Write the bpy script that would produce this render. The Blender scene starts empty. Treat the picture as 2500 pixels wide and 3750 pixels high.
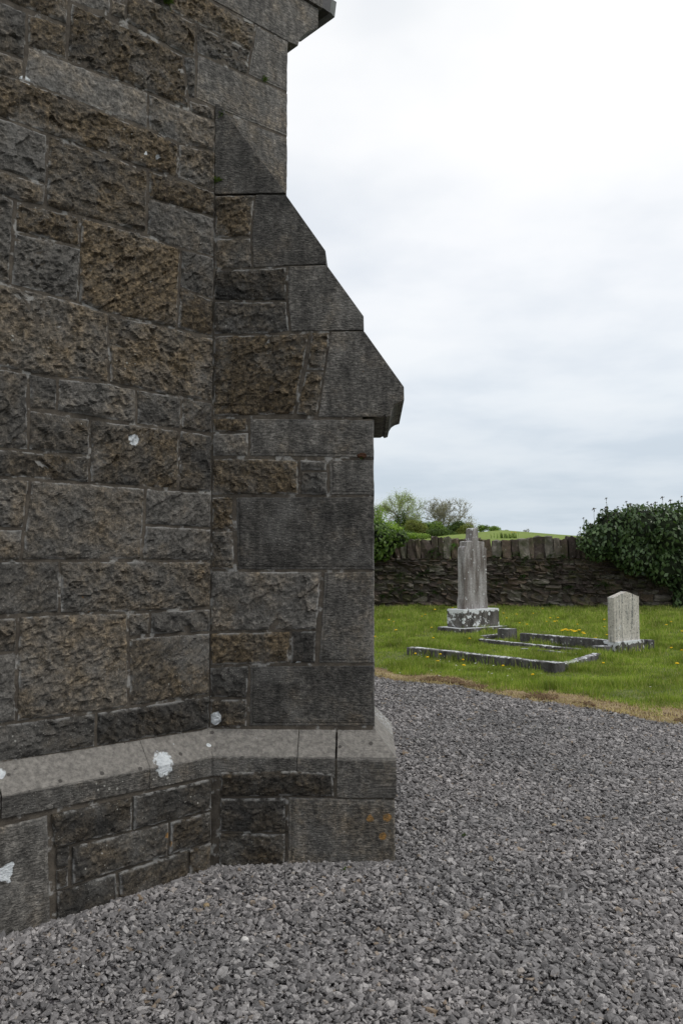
import bpy, bmesh, math, random
import numpy as np
from mathutils import Vector, noise, Matrix
random.seed(7); rng = np.random.default_rng(7)
S = bpy.context.scene
COL = S.collection
R = math.radians

# ------------------------------------------------------------------ camera, sky, sun, exposure
FPX, CX, CY = 3027.0, 1250.0, 1875.0          # photograph 2500 x 3750, 18 mm lens
PITCH = math.atan((2073-1875)/FPX)
EYE = np.array([0, 0, 1.6])
cam_d = bpy.data.cameras.new('camera'); cam = bpy.data.objects.new('camera', cam_d); COL.objects.link(cam)
cam.location = EYE; cam.rotation_euler = (math.pi/2+PITCH, 0, 0)
cam_d.sensor_fit = 'VERTICAL'; cam_d.sensor_height = 22.3; cam_d.lens = FPX/3750*22.3
cam_d.clip_start = .05; cam_d.clip_end = 3000
S.camera = cam
S.view_settings.view_transform = 'Standard'; S.view_settings.look = 'None'
S.view_settings.gamma = 1; S.view_settings.use_curve_mapping = False
S.view_settings.exposure = 0.0

SUN = Vector((.72, -.22, .78)).normalized()
sun_el = math.asin(SUN.z); sun_az = math.atan2(SUN.x, SUN.y)
w = bpy.data.worlds.new('World'); S.world = w; w.use_nodes = True
nt = w.node_tree; nt.nodes.clear()
def N(nt, t, **k):
    n = nt.nodes.new(t)
    for a, b in k.items():
        if a.startswith('i_'):
            n.inputs[int(a[2:]) if a[2:].isdigit() else a[2:]].default_value = b
        else: setattr(n, a, b)
    return n
def ramp(nt, stops, interp='LINEAR'):
    n = nt.nodes.new('ShaderNodeValToRGB'); cr = n.color_ramp; cr.interpolation = interp
    while len(cr.elements) < len(stops): cr.elements.new(.5)
    for e, (p, c) in zip(cr.elements, stops):
        e.position = p; e.color = (c, c, c, 1) if isinstance(c, (int, float)) else (*c, 1)
    return n
out = N(nt, 'ShaderNodeOutputWorld'); bg = N(nt, 'ShaderNodeBackground'); bg.inputs[1].default_value = .1
sky = N(nt, 'ShaderNodeTexSky', sky_type='NISHITA', sun_disc=False, sun_elevation=sun_el, sun_rotation=sun_az)
sky.air_density = 1; sky.dust_density = 1.5
tc = N(nt, 'ShaderNodeTexCoord'); sx = N(nt, 'ShaderNodeSeparateXYZ'); nt.links.new(tc.outputs['Generated'], sx.inputs[0])
rz = ramp(nt, [(0, (.60, .685, .765)), (.07, (.65, .72, .785)), (.2, (.83, .875, .92)), (.34, (.95, .965, .99)), (.6, (1.0, 1.0, 1.0))])
nt.links.new(sx.outputs[2], rz.inputs[0])
# cloud layer: direction projected on a ceiling above the place
zc = N(nt, 'ShaderNodeMath', operation='MAXIMUM', i_1=.04); nt.links.new(sx.outputs[2], zc.inputs[0])
zd = N(nt, 'ShaderNodeMath', operation='ADD', i_1=.12); nt.links.new(zc.outputs[0], zd.inputs[0])
dx = N(nt, 'ShaderNodeMath', operation='DIVIDE'); dy = N(nt, 'ShaderNodeMath', operation='DIVIDE')
nt.links.new(sx.outputs[0], dx.inputs[0]); nt.links.new(zd.outputs[0], dx.inputs[1])
nt.links.new(sx.outputs[1], dy.inputs[0]); nt.links.new(zd.outputs[0], dy.inputs[1])
cb = N(nt, 'ShaderNodeCombineXYZ'); nt.links.new(dx.outputs[0], cb.inputs[0]); nt.links.new(dy.outputs[0], cb.inputs[1])
cb.inputs[2].default_value = 3.1
cn = N(nt, 'ShaderNodeTexNoise', i_Scale=1.25, i_Detail=5.0, i_Roughness=.5); nt.links.new(cb.outputs[0], cn.inputs['Vector'])
cr2 = ramp(nt, [(.36, (.90, .93, .965)), (.60, (1.05, 1.045, 1.04))]); nt.links.new(cn.outputs[0], cr2.inputs[0])
mm = N(nt, 'ShaderNodeMix', data_type='RGBA', blend_type='MULTIPLY'); mm.inputs[0].default_value = 1
nt.links.new(rz.outputs[0], mm.inputs[6]); nt.links.new(cr2.outputs[0], mm.inputs[7])
ms = N(nt, 'ShaderNodeMix', data_type='RGBA', blend_type='MULTIPLY'); ms.inputs[0].default_value = 1
nt.links.new(mm.outputs[2], ms.inputs[6]); ms.inputs[7].default_value = (10.2, 10.2, 10.2, 1)
mk = ramp(nt, [(.3, .86), (.5, .96)]); nt.links.new(cn.outputs[0], mk.inputs[0])
mx = N(nt, 'ShaderNodeMix', data_type='RGBA'); nt.links.new(mk.outputs[0], mx.inputs[0])
nt.links.new(sky.outputs[0], mx.inputs[6]); nt.links.new(ms.outputs[2], mx.inputs[7])
nt.links.new(mx.outputs[2], bg.inputs[0]); nt.links.new(bg.outputs[0], out.inputs[0])

sd = bpy.data.lights.new('sun', 'SUN'); sd.energy = .9; sd.angle = R(18); sd.color = (1, .96, .9)
so = bpy.data.objects.new('sun', sd); COL.objects.link(so)
so.rotation_euler = (-SUN).to_track_quat('-Z', 'Y').to_euler(); so.location = (5, -3, 9)

# ------------------------------------------------------------------ helpers
def tag(o, label=None, cat=None, group=None, kind=None):
    if label: o['label'] = label
    if cat: o['category'] = cat
    if group: o['group'] = group
    if kind: o['kind'] = kind
    return o
def empty(name, loc=(0, 0, 0), parent=None):
    o = bpy.data.objects.new(name, None); COL.objects.link(o); o.location = loc; o.empty_display_size = .2
    if parent: o.parent = parent
    return o
def link(name, me, mat=None, parent=None, loc=None, color=None):
    o = bpy.data.objects.new(name, me); COL.objects.link(o)
    if mat is not None and not me.materials: me.materials.append(mat)
    if parent is not None: o.parent = parent
    if loc is not None: o.location = loc
    if color is not None: o.color = color
    return o
def mesh(name, verts, faces, smooth=False, attrs=None, uv=None):
    me = bpy.data.meshes.new(name); me.from_pydata([tuple(v) for v in verts], [], faces)
    if smooth: me.polygons.foreach_set('use_smooth', [True]*len(me.polygons))
    for k, v in (attrs or {}).items():
        a = me.attributes.new(k, 'FLOAT', 'POINT'); a.data.foreach_set('value', np.asarray(v, dtype=np.float32))
    if uv is not None:
        l = me.uv_layers.new(name='UVMap'); idx = np.empty(len(me.loops), dtype=np.int32); me.loops.foreach_get('vertex_index', idx)
        l.data.foreach_set('uv', np.asarray(uv, dtype=np.float32)[idx].ravel())
    me.update(); return me
def fastmesh(name, V, F, attrs=None, smooth=False):
    """V (n,3) float, F (m,k) int"""
    me = bpy.data.meshes.new(name); V = np.ascontiguousarray(V, dtype=np.float32); F = np.ascontiguousarray(F, dtype=np.int32)
    me.vertices.add(len(V)); me.vertices.foreach_set('co', V.ravel())
    me.loops.add(F.size); me.loops.foreach_set('vertex_index', F.ravel())
    me.polygons.add(len(F)); me.polygons.foreach_set('loop_start', np.arange(0, F.size, F.shape[1], dtype=np.int32))
    me.update(calc_edges=True)
    if smooth: me.polygons.foreach_set('use_smooth', np.ones(len(F), dtype=bool))
    for k, v in (attrs or {}).items():
        a = me.attributes.new(k, 'FLOAT', 'POINT'); a.data.foreach_set('value', np.asarray(v, dtype=np.float32))
    return me
def sm(a, b, x):
    t = np.clip((x-a)/(b-a), 0, 1); return t*t*(3-2*t)

# camera model used once to measure where things stand
_F = np.array([0, math.cos(PITCH), math.sin(PITCH)]); _U = np.array([0, -math.sin(PITCH), math.cos(PITCH)])
def ray(x, y): return _F+np.array([(x-CX)/FPX, 0, 0])-(y-CY)/FPX*_U
def onplane(x, y, P0, n):
    r = ray(x, y); n3 = np.array([n[0], n[1], 0.]); t = ((np.array([P0[0], P0[1], 0.])-EYE)@n3)/(r@n3); return EYE+r*t
def atz(x, y, z=0.): 
    r = ray(x, y); return EYE+r*((z-1.6)/r[2])
def aty(x, y, Y):
    r = ray(x, y); return EYE+r*(Y/r[1])

# ------------------------------------------------------------------ terrain
_bx, _by = [], []
for q in [(1370, 2485), (1480, 2494), (1600, 2508), (1720, 2528), (1850, 2548), (2000, 2573), (2200, 2606), (2350, 2632), (2500, 2652)]:
    P = atz(*q); _bx.append(P[0]); _by.append(P[1])
_bx = [-12, -3]+_bx+[6, 14]; _by = [16.5, 13.6]+_by+[6.6, 2.0]
def Yb(x): return np.interp(x, _bx, _by)
def zt(x, y):
    """ground height"""
    lawn = .24*np.clip((y-11)/15, 0, 1)
    low = -.07*sm(.2, -1.6, x)*sm(6.5, 5, y) if True else 0
    return lawn+low
def hit(px, py, dz=0.):
    z = 0.
    for _ in range(12):
        P = atz(px, py, z+dz); z = float(zt(P[0], P[1]))
    return P

# ------------------------------------------------------------------ materials
def newmat(name):
    m = bpy.data.materials.new(name); m.use_nodes = True; nt = m.node_tree; nt.nodes.clear()
    o = N(nt, 'ShaderNodeOutputMaterial'); b = N(nt, 'ShaderNodeBsdfPrincipled'); nt.links.new(b.outputs[0], o.inputs[0])
    b.inputs['Specular IOR Level'].default_value = .3; b.inputs['Roughness'].default_value = .85
    return m, nt, b
def L(nt, a, b): nt.links.new(a, b)
def mixc(nt, fac, a, b, mode='MIX'):
    m = N(nt, 'ShaderNodeMix', data_type='RGBA', blend_type=mode)
    for i, v in ((0, fac), (6, a), (7, b)):
        if hasattr(v, 'type') and hasattr(v, 'links'): L(nt, v, m.inputs[i])
        elif isinstance(v, (int, float)): m.inputs[i].default_value = v if i == 0 else (v, v, v, 1)
        else: m.inputs[i].default_value = (*v, 1)
    return m.outputs[2]
def math_(nt, op, a, b=0., c=None):
    m = N(nt, 'ShaderNodeMath', operation=op)
    for i, v in enumerate((a, b) if c is None else (a, b, c)):
        if isinstance(v, (int, float)): m.inputs[i].default_value = v
        else: L(nt, v, m.inputs[i])
    return m.outputs[0]
def tex(nt, kind, vec, scale, out=0, **k):
    n = N(nt, kind); n.inputs['Scale'].default_value = scale
    for a, b in k.items():
        if a in ('feature', 'noise_type', 'distance'): setattr(n, a, b)
        else: n.inputs[a].default_value = b
    L(nt, vec, n.inputs['Vector']); return n.outputs[out]
def rmp(nt, v, stops): r = ramp(nt, stops); L(nt, v, r.inputs[0]); return r.outputs[0]
def randvec(nt):
    """object space coordinates, shifted per object so no two pieces look alike"""
    tc = N(nt, 'ShaderNodeTexCoord'); oi = N(nt, 'ShaderNodeObjectInfo')
    s = math_(nt, 'MULTIPLY', oi.outputs['Random'], 37.)
    va = N(nt, 'ShaderNodeVectorMath', operation='ADD'); L(nt, tc.outputs['Object'], va.inputs[0]); L(nt, s, va.inputs[1])
    return va.outputs[0], oi, tc

def make_stone(name, tooled):
    m, nt, b = newmat(name)
    v, oi, tc = randvec(nt)
    sc = N(nt, 'ShaderNodeSeparateColor'); L(nt, oi.outputs['Color'], sc.inputs[0])
    brown, bright, spot = sc.outputs[0], sc.outputs[1], sc.outputs[2]
    n1 = tex(nt, 'ShaderNodeTexNoise', v, 5., Detail=6., Roughness=.62)
    n2 = tex(nt, 'ShaderNodeTexNoise', v, 38., Detail=5., Roughness=.7)
    n3 = tex(nt, 'ShaderNodeTexNoise', v, 150., Detail=3., Roughness=.7)
    grey = mixc(nt, rmp(nt, n1, [(.3, 0), (.7, 1)]), (.060, .057, .052), (.164, .152, .135))
    brn = mixc(nt, rmp(nt, n2, [(.3, 0), (.72, 1)]), (.044, .034, .022), (.172, .128, .076))
    bf = math_(nt, 'ADD', brown, math_(nt, 'MULTIPLY', math_(nt, 'SUBTRACT', n1, .5), 2.4)); 
    bf = rmp(nt, bf, [(.15, 0), (.85, .95)])
    c = mixc(nt, bf, grey, brn)
    c = mixc(nt, 1., c, rmp(nt, n2, [(.28, .34), (.5, .92), (.74, 1.85)]), 'MULTIPLY')
    c = mixc(nt, .7, c, rmp(nt, n3, [(.28, .45), (.72, 1.7)]), 'MULTIPLY')
    if tooled:   # pale bruised tool marks
        uvn = N(nt, 'ShaderNodeUVMap'); mp = N(nt, 'ShaderNodeMapping'); mp.inputs['Scale'].default_value = (38, 110, 1); mp.inputs['Rotation'].default_value = (0, 0, -.06)
        L(nt, uvn.outputs[0], mp.inputs[0])
        tl = tex(nt, 'ShaderNodeTexNoise', mp.outputs[0], 1., Detail=3., Roughness=.55, Distortion=.5)
        c = mixc(nt, .8, c, rmp(nt, tl, [(.38, .62), (.62, 1.6)]), 'MULTIPLY')
        # rain streaks down the dressed face
        mp2 = N(nt, 'ShaderNodeMapping'); mp2.inputs['Scale'].default_value = (16, 2.2, 1); L(nt, uvn.outputs[0], mp2.inputs[0])
        st = tex(nt, 'ShaderNodeTexNoise', mp2.outputs[0], 1., Detail=4.)
        c = mixc(nt, .7, c, rmp(nt, st, [(.35, .6), (.62, 1.4)]), 'MULTIPLY')
    c = mixc(nt, 1., c, math_(nt, 'MULTIPLY', bright, 2.), 'MULTIPLY')
    nw_ = tex(nt, 'ShaderNodeTexNoise', v, 3.4, Detail=5., Roughness=.6)
    c = mixc(nt, math_(nt, 'MULTIPLY', rmp(nt, nw_, [(.54, 0), (.68, .55)]), rmp(nt, n3, [(.35, .5), (.6, 1)])), c, (.20, .192, .178))
    sv_ = tex(nt, 'ShaderNodeTexVoronoi', v, 62., feature='F1', Randomness=1.)
    c = mixc(nt, math_(nt, 'MULTIPLY', math_(nt, 'LESS_THAN', sv_, rmp(nt, nw_, [(.4, .05), (.6, .17)])), .6), c, (.33, .32, .29))
    # lime bleeding from the joints on to the arris
    ed = N(nt, 'ShaderNodeAttribute', attribute_name='ed').outputs['Fac']
    nl = tex(nt, 'ShaderNodeTexNoise', v, 11., Detail=5., Roughness=.65)
    lim = math_(nt, 'MULTIPLY', math_(nt, 'POWER', ed, 3.5), rmp(nt, nl, [(.48, 0), (.56, 1)]))
    c = mixc(nt, math_(nt, 'MULTIPLY', lim, .30 if tooled else .85), c, (.36, .355, .34))
    # small pale crustose spots
    vo = tex(nt, 'ShaderNodeTexVoronoi', v, 26., feature='F1', Randomness=1.)
    rad = tex(nt, 'ShaderNodeTexNoise', v, 3., Detail=2.)
    vo = math_(nt, 'ADD', vo, math_(nt, 'MULTIPLY', math_(nt, 'SUBTRACT', n3, .5), .12))
    mask = math_(nt, 'LESS_THAN', vo, math_(nt, 'MULTIPLY', rmp(nt, rad, [(.52, 0), (.75, .22)]), math_(nt, 'MULTIPLY', spot, 1.4)))
    c = mixc(nt, math_(nt, 'MULTIPLY', mask, .8), c, (.42, .41, .37))
    # orange lichen flecks
    vo2 = tex(nt, 'ShaderNodeTexVoronoi', v, 13., feature='F1', Randomness=1.)
    rad2 = tex(nt, 'ShaderNodeTexNoise', v, 2.2, Detail=1.)
    m2 = math_(nt, 'LESS_THAN', math_(nt, 'ADD', vo2, math_(nt, 'MULTIPLY', n3, .1)), rmp(nt, rad2, [(.6, 0), (.8, .16)]))
    c = mixc(nt, math_(nt, 'MULTIPLY', m2, .65), c, (.36, .17, .04))
    vd = tex(nt, 'ShaderNodeTexVoronoi', v, 11.); vd = math_(nt, 'ADD', vd, math_(nt, 'MULTIPLY', n3, .14)); dk = math_(nt, 'LESS_THAN', vd, .20)
    # large patches where they grow; cap light painted in too (per-vertex field, ragged edge)
    rag = math_(nt, 'MULTIPLY', math_(nt, 'SUBTRACT', tex(nt, 'ShaderNodeTexNoise', v, 60., Detail=4.), .5), .32)
    lw = N(nt, 'ShaderNodeAttribute', attribute_name='lw').outputs['Fac']
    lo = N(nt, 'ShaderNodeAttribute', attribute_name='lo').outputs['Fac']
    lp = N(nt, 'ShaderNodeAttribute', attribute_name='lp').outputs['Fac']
    c = mixc(nt, rmp(nt, math_(nt, 'ADD', lp, rag), [(.25, 0), (.6, 1)]), c, mixc(nt, rmp(nt, n2, [(.35, 0), (.65, 1)]), (.15, .14, .127), (.31, .29, .26)))  # paler cap chamfer: lichen weathering plus some top light put into the colour
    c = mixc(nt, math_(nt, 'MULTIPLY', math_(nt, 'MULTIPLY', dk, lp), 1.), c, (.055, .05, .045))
    fw = rmp(nt, math_(nt, 'ADD', lw, rag), [(.40, 0), (.47, 1)])
    c = mixc(nt, fw, c, mixc(nt, rmp(nt, n2, [(.4, 0), (.6, 1)]), (.55, .58, .60), (.74, .77, .78)))
    fo = rmp(nt, math_(nt, 'ADD', lo, rag), [(.45, 0), (.55, 1)])
    c = mixc(nt, math_(nt, 'MULTIPLY', fo, .7), c, mixc(nt, rmp(nt, n2, [(.4, 0), (.6, 1)]), (.20, .12, .04), (.45, .22, .04)))
    L(nt, c, b.inputs['Base Color'])
    # relief
    if tooled:
        mg = math_(nt, 'SUBTRACT', 1., math_(nt, 'MULTIPLY', rmp(nt, ed, [(.02, 0), (.2, .8)]), 1.)); h = math_(nt, 'MULTIPLY', tl, mg); dist = .010
        h = math_(nt, 'ADD', h, math_(nt, 'MULTIPLY', n3, .35))
    else:
        vf = tex(nt, 'ShaderNodeTexVoronoi', v, 42., feature='F1')
        h = math_(nt, 'ADD', math_(nt, 'MULTIPLY', n2, .95), math_(nt, 'MULTIPLY', vf, .5)); dist = .016
        h = math_(nt, 'ADD', h, math_(nt, 'MULTIPLY', n3, .3))
    bp = N(nt, 'ShaderNodeBump', i_Distance=dist, i_Strength=1.); L(nt, h, bp.inputs['Height']); L(nt, bp.outputs[0], b.inputs['Normal'])
    b.inputs['Roughness'].default_value = .72 if tooled else .8
    return m
M_ROUGH = make_stone('rock_faced_limestone', False)
M_TOOL = make_stone('tooled_limestone', True)

def noisy(name, stops, scale=20., bump=.01, bscale=60., rough=.9, detail=6., coord='Object', attr=None, second=None):
    m, nt, b = newmat(name); v, oi, tc = randvec(nt)
    n = tex(nt, 'ShaderNodeTexNoise', v, scale, Detail=detail, Roughness=.65)
    c = rmp(nt, n, stops)
    if second:
        n2 = tex(nt, 'ShaderNodeTexNoise', v, second[0], Detail=4., Roughness=.6)
        c = mixc(nt, rmp(nt, n2, [(second[1], 0), (second[2], 1)]), c, second[3])
    if bump:
        nb = tex(nt, 'ShaderNodeTexNoise', v, bscale, Detail=5., Roughness=.7)
        bp = N(nt, 'ShaderNodeBump', i_Distance=bump, i_Strength=1.); L(nt, nb, bp.inputs['Height']); L(nt, bp.outputs[0], b.inputs['Normal'])
    L(nt, c, b.inputs['Base Color']); b.inputs['Roughness'].default_value = rough
    return m
M_MORTAR = noisy('lime_mortar', [(.3, (.045, .037, .030)), (.5, (.088, .075, .060)), (.7, (.135, .115, .092))], 14., .008, 50., second=(12., .57, .64, (.30, .29, .27)))
M_WALLFILL = noisy('old_wall_mortar', [(.3, (.04, .033, .028)), (.5, (.078, .066, .056)), (.7, (.13, .115, .095))], 9., .03, 20.)
M_SLATE = noisy('slate', [(.3, (.03, .032, .036)), (.7, (.06, .062, .068))], 8., .003, 40., rough=.6)
M_GUTTER = noisy('painted_gutter', [(.3, (.016, .016, .018)), (.7, (.03, .03, .032))], 8., .001, 40., rough=.45)

# ------------------------------------------------------------------ church geometry frame
a_ = R(92); dB = np.array([math.sin(a_), math.cos(a_)]); nB = np.array([dB[1], -dB[0]])
PC = atz(1446, 3165)[:2]; POFF = .108
SH = PC-POFF*dB-POFF*nB                                   # outer near corner of the buttress shaft
I0 = SH+dB*((onplane(765, 2500, SH, nB)[:2]-SH)@dB)       # inner corner, wall against buttress
b_ = R(47); eW = np.array([math.sin(b_), math.cos(b_)]); nW = np.array([eW[1], -eW[0]])
LW = .543; WB = LW*math.sqrt(2)                           # wall beyond the inner corner, buttress width
CRN = I0+eW*LW
LB = float((SH-I0)@dB)
class Plane:
    def __init__(s, O, e, n): s.O, s.e, s.n = O, e, n
    def uz(s, x, y, off=0.):
        P = onplane(x, y, s.O+s.n*off, s.n); return np.array([(P[:2]-s.O)@s.e, P[2]])
    def P(s, u, z, h=0.):
        q = s.O+s.e*u+s.n*h; return np.array([q[0], q[1], z])
W_ = Plane(I0, eW, nW); B_ = Plane(I0, dB, nB)

church = empty('church', (CRN[0]-1.5, CRN[1]+1.5, 0))
tag(church, 'dark limestone church corner with stepped diagonal buttress rising at the left', 'church')
def addto(o, parent):
    o.parent = parent; o.matrix_parent_inverse = Matrix.Translation(-Vector(world_loc(parent)))
    return o
def world_loc(o):
    v = Vector(o.location)
    p = o.parent
    return v if p is None else v   # parents of parents carry inverse offsets, so local == world
def polyat(pts, t):
    """point at fraction t of x-extent along a polyline"""
    pts = np.asarray(pts); x = pts[0, 0]+(pts[-1, 0]-pts[0, 0])*t
    return np.stack([x, np.interp(x, pts[:, 0], pts[:, 1])], -1)

LICH_W = []   # (world point, radius) of large white lichen
LICH_O = []
def lich(V, L0):
    a = np.zeros(len(V))
    for P, r in L0:
        dd = np.linalg.norm(V-P, axis=1); a = np.maximum(a, 1-dd/(1.75*r))
    return a
def relief(kind, P3, seed):
    """rock-faced relief in metres for world points"""
    o = np.empty(len(P3)); off = Vector((seed*3.1, seed*7.7, seed*1.3))
    fa = random.choice((.45, .75, 1.0, 1.25)); fb = random.choice((.5, .8, 1.1, 1.3)); fr = random.uniform(.8, 1.35); sk = random.uniform(-.7, .7); bg_ = random.uniform(.6, 1.8)
    for i, p in enumerate(P3):
        v = Vector(p)+off
        w_ = Vector((v.x, v.y, v.z*1.35+sk*(v.x+v.y)))
        big = noise.noise(v*4.2)
        q = noise.noise_vector(v*12)*.022
        a1 = (w_+q)*(9.5*fr); d1, p1 = noise.voronoi(a1); t1 = noise.noise_vector(p1[0]*7.31)
        a2 = (w_+q*.6)*(23*fr); d2, p2 = noise.voronoi(a2); t2 = noise.noise_vector(p2[0]*5.77)
        facet = (a1-p1[0]).dot(t1)*.034*fa+(a2-p2[0]).dot(t2)*.021*fb
        o[i] = .010+.010*big*bg_+facet+.010*min(1., d1[0]*d1[0]*1.4)+.006*min(1., d2[0]*d2[0]*1.5)+.0035*noise.noise(v*70)
    return o

def stone(pl, kind, top, bot, parent, px=True, off=0., dep=.12, gap=None, amp=1., col=None, name='stone', res=None, clampu=None):
    """one masonry block on plane pl between a top and a bottom line (photo pixels or plane metres)"""
    if px:
        top = [pl.uz(*q, off=off) for q in top]; bot = [pl.uz(*q, off=off) for q in bot]
    top = np.array(top, float); bot = np.array(bot, float)
    if clampu is not None:
        for A in (top, bot): A[:, 0] = np.clip(A[:, 0], *clampu)
    smooth = kind in 's'
    if gap is None: gap = .0035 if smooth else .0075
    if res is None: res = .009 if not smooth else .02
    Wd = max(.02, (top[-1, 0]-top[0, 0]+bot[-1, 0]-bot[0, 0])/2); Hd = max(.02, float(np.mean(top[:, 1])-np.mean(bot[:, 1])))
    gs, gt = min(.3, gap/Wd), min(.3, gap/Hd)
    nu = max(2, int(Wd/res)); nv = max(2, int(Hd/res))
    s = np.linspace(gs, 1-gs, nu+1); t = np.linspace(gt, 1-gt, nv+1)
    # a tight ring of vertices at the arris
    e_s = .006/Wd; e_t = .006/Hd
    s = np.unique(np.concatenate([s, [gs+e_s, 1-gs-e_s]])); t = np.unique(np.concatenate([t, [gt+e_t, 1-gt-e_t]]))
    TT = polyat(top, s); BB = polyat(bot, s)
    G = TT[None]*(1-t[:, None, None])+BB[None]*t[:, None, None]          # (nv,nu,2)
    ns, nt_ = len(s), len(t)
    seed = random.random()*20
    # ragged arris for rough stone
    de = np.minimum.reduce([(s[None]-s[0])*Wd+0*t[:, None], (s[-1]-s[None])*Wd+0*t[:, None], (t[:, None]-t[0])*Hd+0*s[None], (t[-1]-t[:, None])*Hd+0*s[None]])
    g2 = G.reshape(-1, 2); dd = de.ravel()
    base = np.array([pl.P(u, z, off) for u, z in g2])
    if smooth:
        h = .010*np.clip(dd/.005, 0, 1)**.5+.0015*np.array([noise.noise(Vector(p)*7) for p in base])
        if kind == 's':
            h += .0022*sm(.022, .030, dd)*np.array([.6+noise.noise(Vector(p)*40) for p in base])
        jit = np.array([noise.noise(Vector(p)*30)+.6*min(0, noise.noise(Vector(p)*9+Vector((3, 1, seed)))) for p in base])*(dd < .008)*.0035
        sgn = np.stack([np.sign(g2[:, 0]-g2[:, 0].mean()), np.sign(g2[:, 1]-g2[:, 1].mean())], -1); g2 = g2+sgn*jit[:, None]
        mt = M_TOOL
    else:
        k = amp*(.6+.4*sm(0, .03, dd))
        rl = relief(kind, base, seed); h = .006+np.maximum(rl*k, -.006)*sm(-.006, .010, dd)
        jit = np.array([noise.noise(Vector(p)*22+Vector((seed, 0, 0))) for p in base])*(1-sm(0, .03, dd))*.006
        g2 = g2+np.stack([jit, jit[::-1]*.0+jit*.8], -1)
        mt = M_ROUGH
    n3 = np.array([pl.n[0], pl.n[1], 0])
    F3 = np.array([pl.P(u, z, off) for u, z in g2])+n3*h[:, None]
    idx = np.arange(nt_*ns).reshape(nt_, ns)
    faces = np.stack([idx[1:, :-1], idx[1:, 1:], idx[:-1, 1:], idx[:-1, :-1]], -1).reshape(-1, 4).tolist()
    ring = np.concatenate([idx[0, :-1], idx[:-1, -1], idx[-1, :0:-1], idx[:0:-1, 0]])
    back = F3[ring]-n3*(h[ring]+dep)[:, None]
    V = np.vstack([F3, back]); nb0 = len(F3); m_ = len(ring)
    for i in range(m_):
        j = (i+1) % m_; faces.append((int(ring[j]), int(ring[i]), nb0+i, nb0+j)[::-1])
    faces.append(tuple(range(nb0+m_-1, nb0-1, -1))[::-1])
    uv = np.vstack([g2, g2[ring]])
    cen = F3.mean(0)
    attrs = {'lw': lich(V, LICH_W), 'lo': lich(V, LICH_O), 'ed': np.concatenate([1-sm(.0, .022, dd), np.ones(len(back))])}
    me = mesh(name, V-cen, faces, smooth=False, attrs=attrs, uv=uv)
    base_c = {'r': (.40, .50, .5), 'b': (.85, .46, .35), 'k': (.35, .27, .7), 's': (.08, .42, .25), 'q': (.35, .66, .5), 'g': (.15, .52, .4), 'd': (.62, .44, .5)}[kind]
    c = col or base_c
    if not smooth: c = (min(.8, c[0]+random.uniform(-.15, .15)), c[1]*random.choice((.82, .95, 1., 1.1, 1.28)), c[2])
    o = link(name, me, mt, None, cen, (c[0]+random.uniform(-.1, .1), c[1]*random.uniform(.88, 1.12), c[2], 1))
    return addto(o, parent)

def prism(pl, poly, off, dep, parent, name, mat, col=(.1, .5, .3, 1), bev=.004, lw=None):
    """dressed block with a free outline on plane pl, going dep metres back, arrises eased"""
    poly = np.array(poly, float); n = len(poly)
    area = .5*np.sum(poly[:, 0]*np.roll(poly[:, 1], -1)-np.roll(poly[:, 0], -1)*poly[:, 1])
    if area < 0: poly = poly[::-1]
    bm = bmesh.new()
    fr = [bm.verts.new(pl.P(u, z, off)) for u, z in poly]; bk = [bm.verts.new(pl.P(u, z, off-dep)) for u, z in poly]
    bm.faces.new(fr); bm.faces.new(bk[::-1])
    for i in range(n): j = (i+1) % n; bm.faces.new((fr[j], fr[i], bk[i], bk[j]))
    bmesh.ops.recalc_face_normals(bm, faces=bm.faces)
    if bev: bmesh.ops.bevel(bm, geom=bm.edges[:], offset=bev, segments=2, affect='EDGES', profile=.6)
    uvl = bm.loops.layers.uv.new('UVMap')
    cen = sum((v.co for v in bm.verts), Vector())/len(bm.verts)
    e3 = Vector((pl.e[0], pl.e[1], 0)); n3 = Vector((pl.n[0], pl.n[1], 0)); O3 = Vector((pl.O[0], pl.O[1], 0))
    for f_ in bm.faces:
        side = abs(f_.normal.dot(n3)) < .5
        for l in f_.loops:
            q = l.vert.co-O3
            l[uvl].uv = (q.dot(n3), q.z+q.dot(e3)*.3) if side else (q.dot(e3), q.z)
    bmesh.ops.translate(bm, verts=bm.verts, vec=-cen)
    me = bpy.data.meshes.new(name); bm.to_mesh(me); bm.free()
    o = link(name, me, mat, None, cen, col)
    return addto(o, parent) if parent else o

def wpx(x, y, off=0.): return W_.P(*W_.uz(x, y, off), off)
def bpx(x, y, off=0.): return B_.P(*B_.uz(x, y, off), off)
LICH_W += [(wpx(482, 1612), .038), (bpx(793, 2628), .040), (wpx(585, 2802, .06), .072), (wpx(16, 3195, .108), .036), (wpx(38, 3165, .108), .018), (wpx(30, 3225, .108), .016),
           (wpx(575, 572), .030), (wpx(527, 567), .024), (wpx(588, 605), .016), (wpx(686, 2012), .016), (wpx(765, 2728, .07), .015),
           (wpx(336, 2107), .009), (wpx(570, 1977), .006), (bpx(799, 1991), .010), (bpx(1092, 2425), .018), (wpx(150, 2868, .05), .03),
           (wpx(0, 2830, .05), .03), (bpx(1025, 2752, .1), .009), (bpx(1045, 2768, .1), .007), (bpx(1038, 2745, .1), .006), (wpx(765, 2548), .018), (wpx(90, 300), .03)]
_r = random.Random(5)
LICH_W += [(bpx(_r.uniform(775, 985), _r.uniform(2676, 2750), .05), _r.uniform(.004, .0095)) for _ in range(22)]+[(wpx(_r.uniform(20, 740), 2700+_r.uniform(20, 120), .05), _r.uniform(.004, .008)) for _ in range(16)]
LICH_W += [(wpx(_r.uniform(0, 700), _r.uniform(3000, 3350), .108), _r.uniform(.003, .007)) for _ in range(22)]+[(bpx(_r.uniform(770, 1200), _r.uniform(2440, 3150), .05), _r.uniform(.003, .007)) for _ in range(22)]
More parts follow.
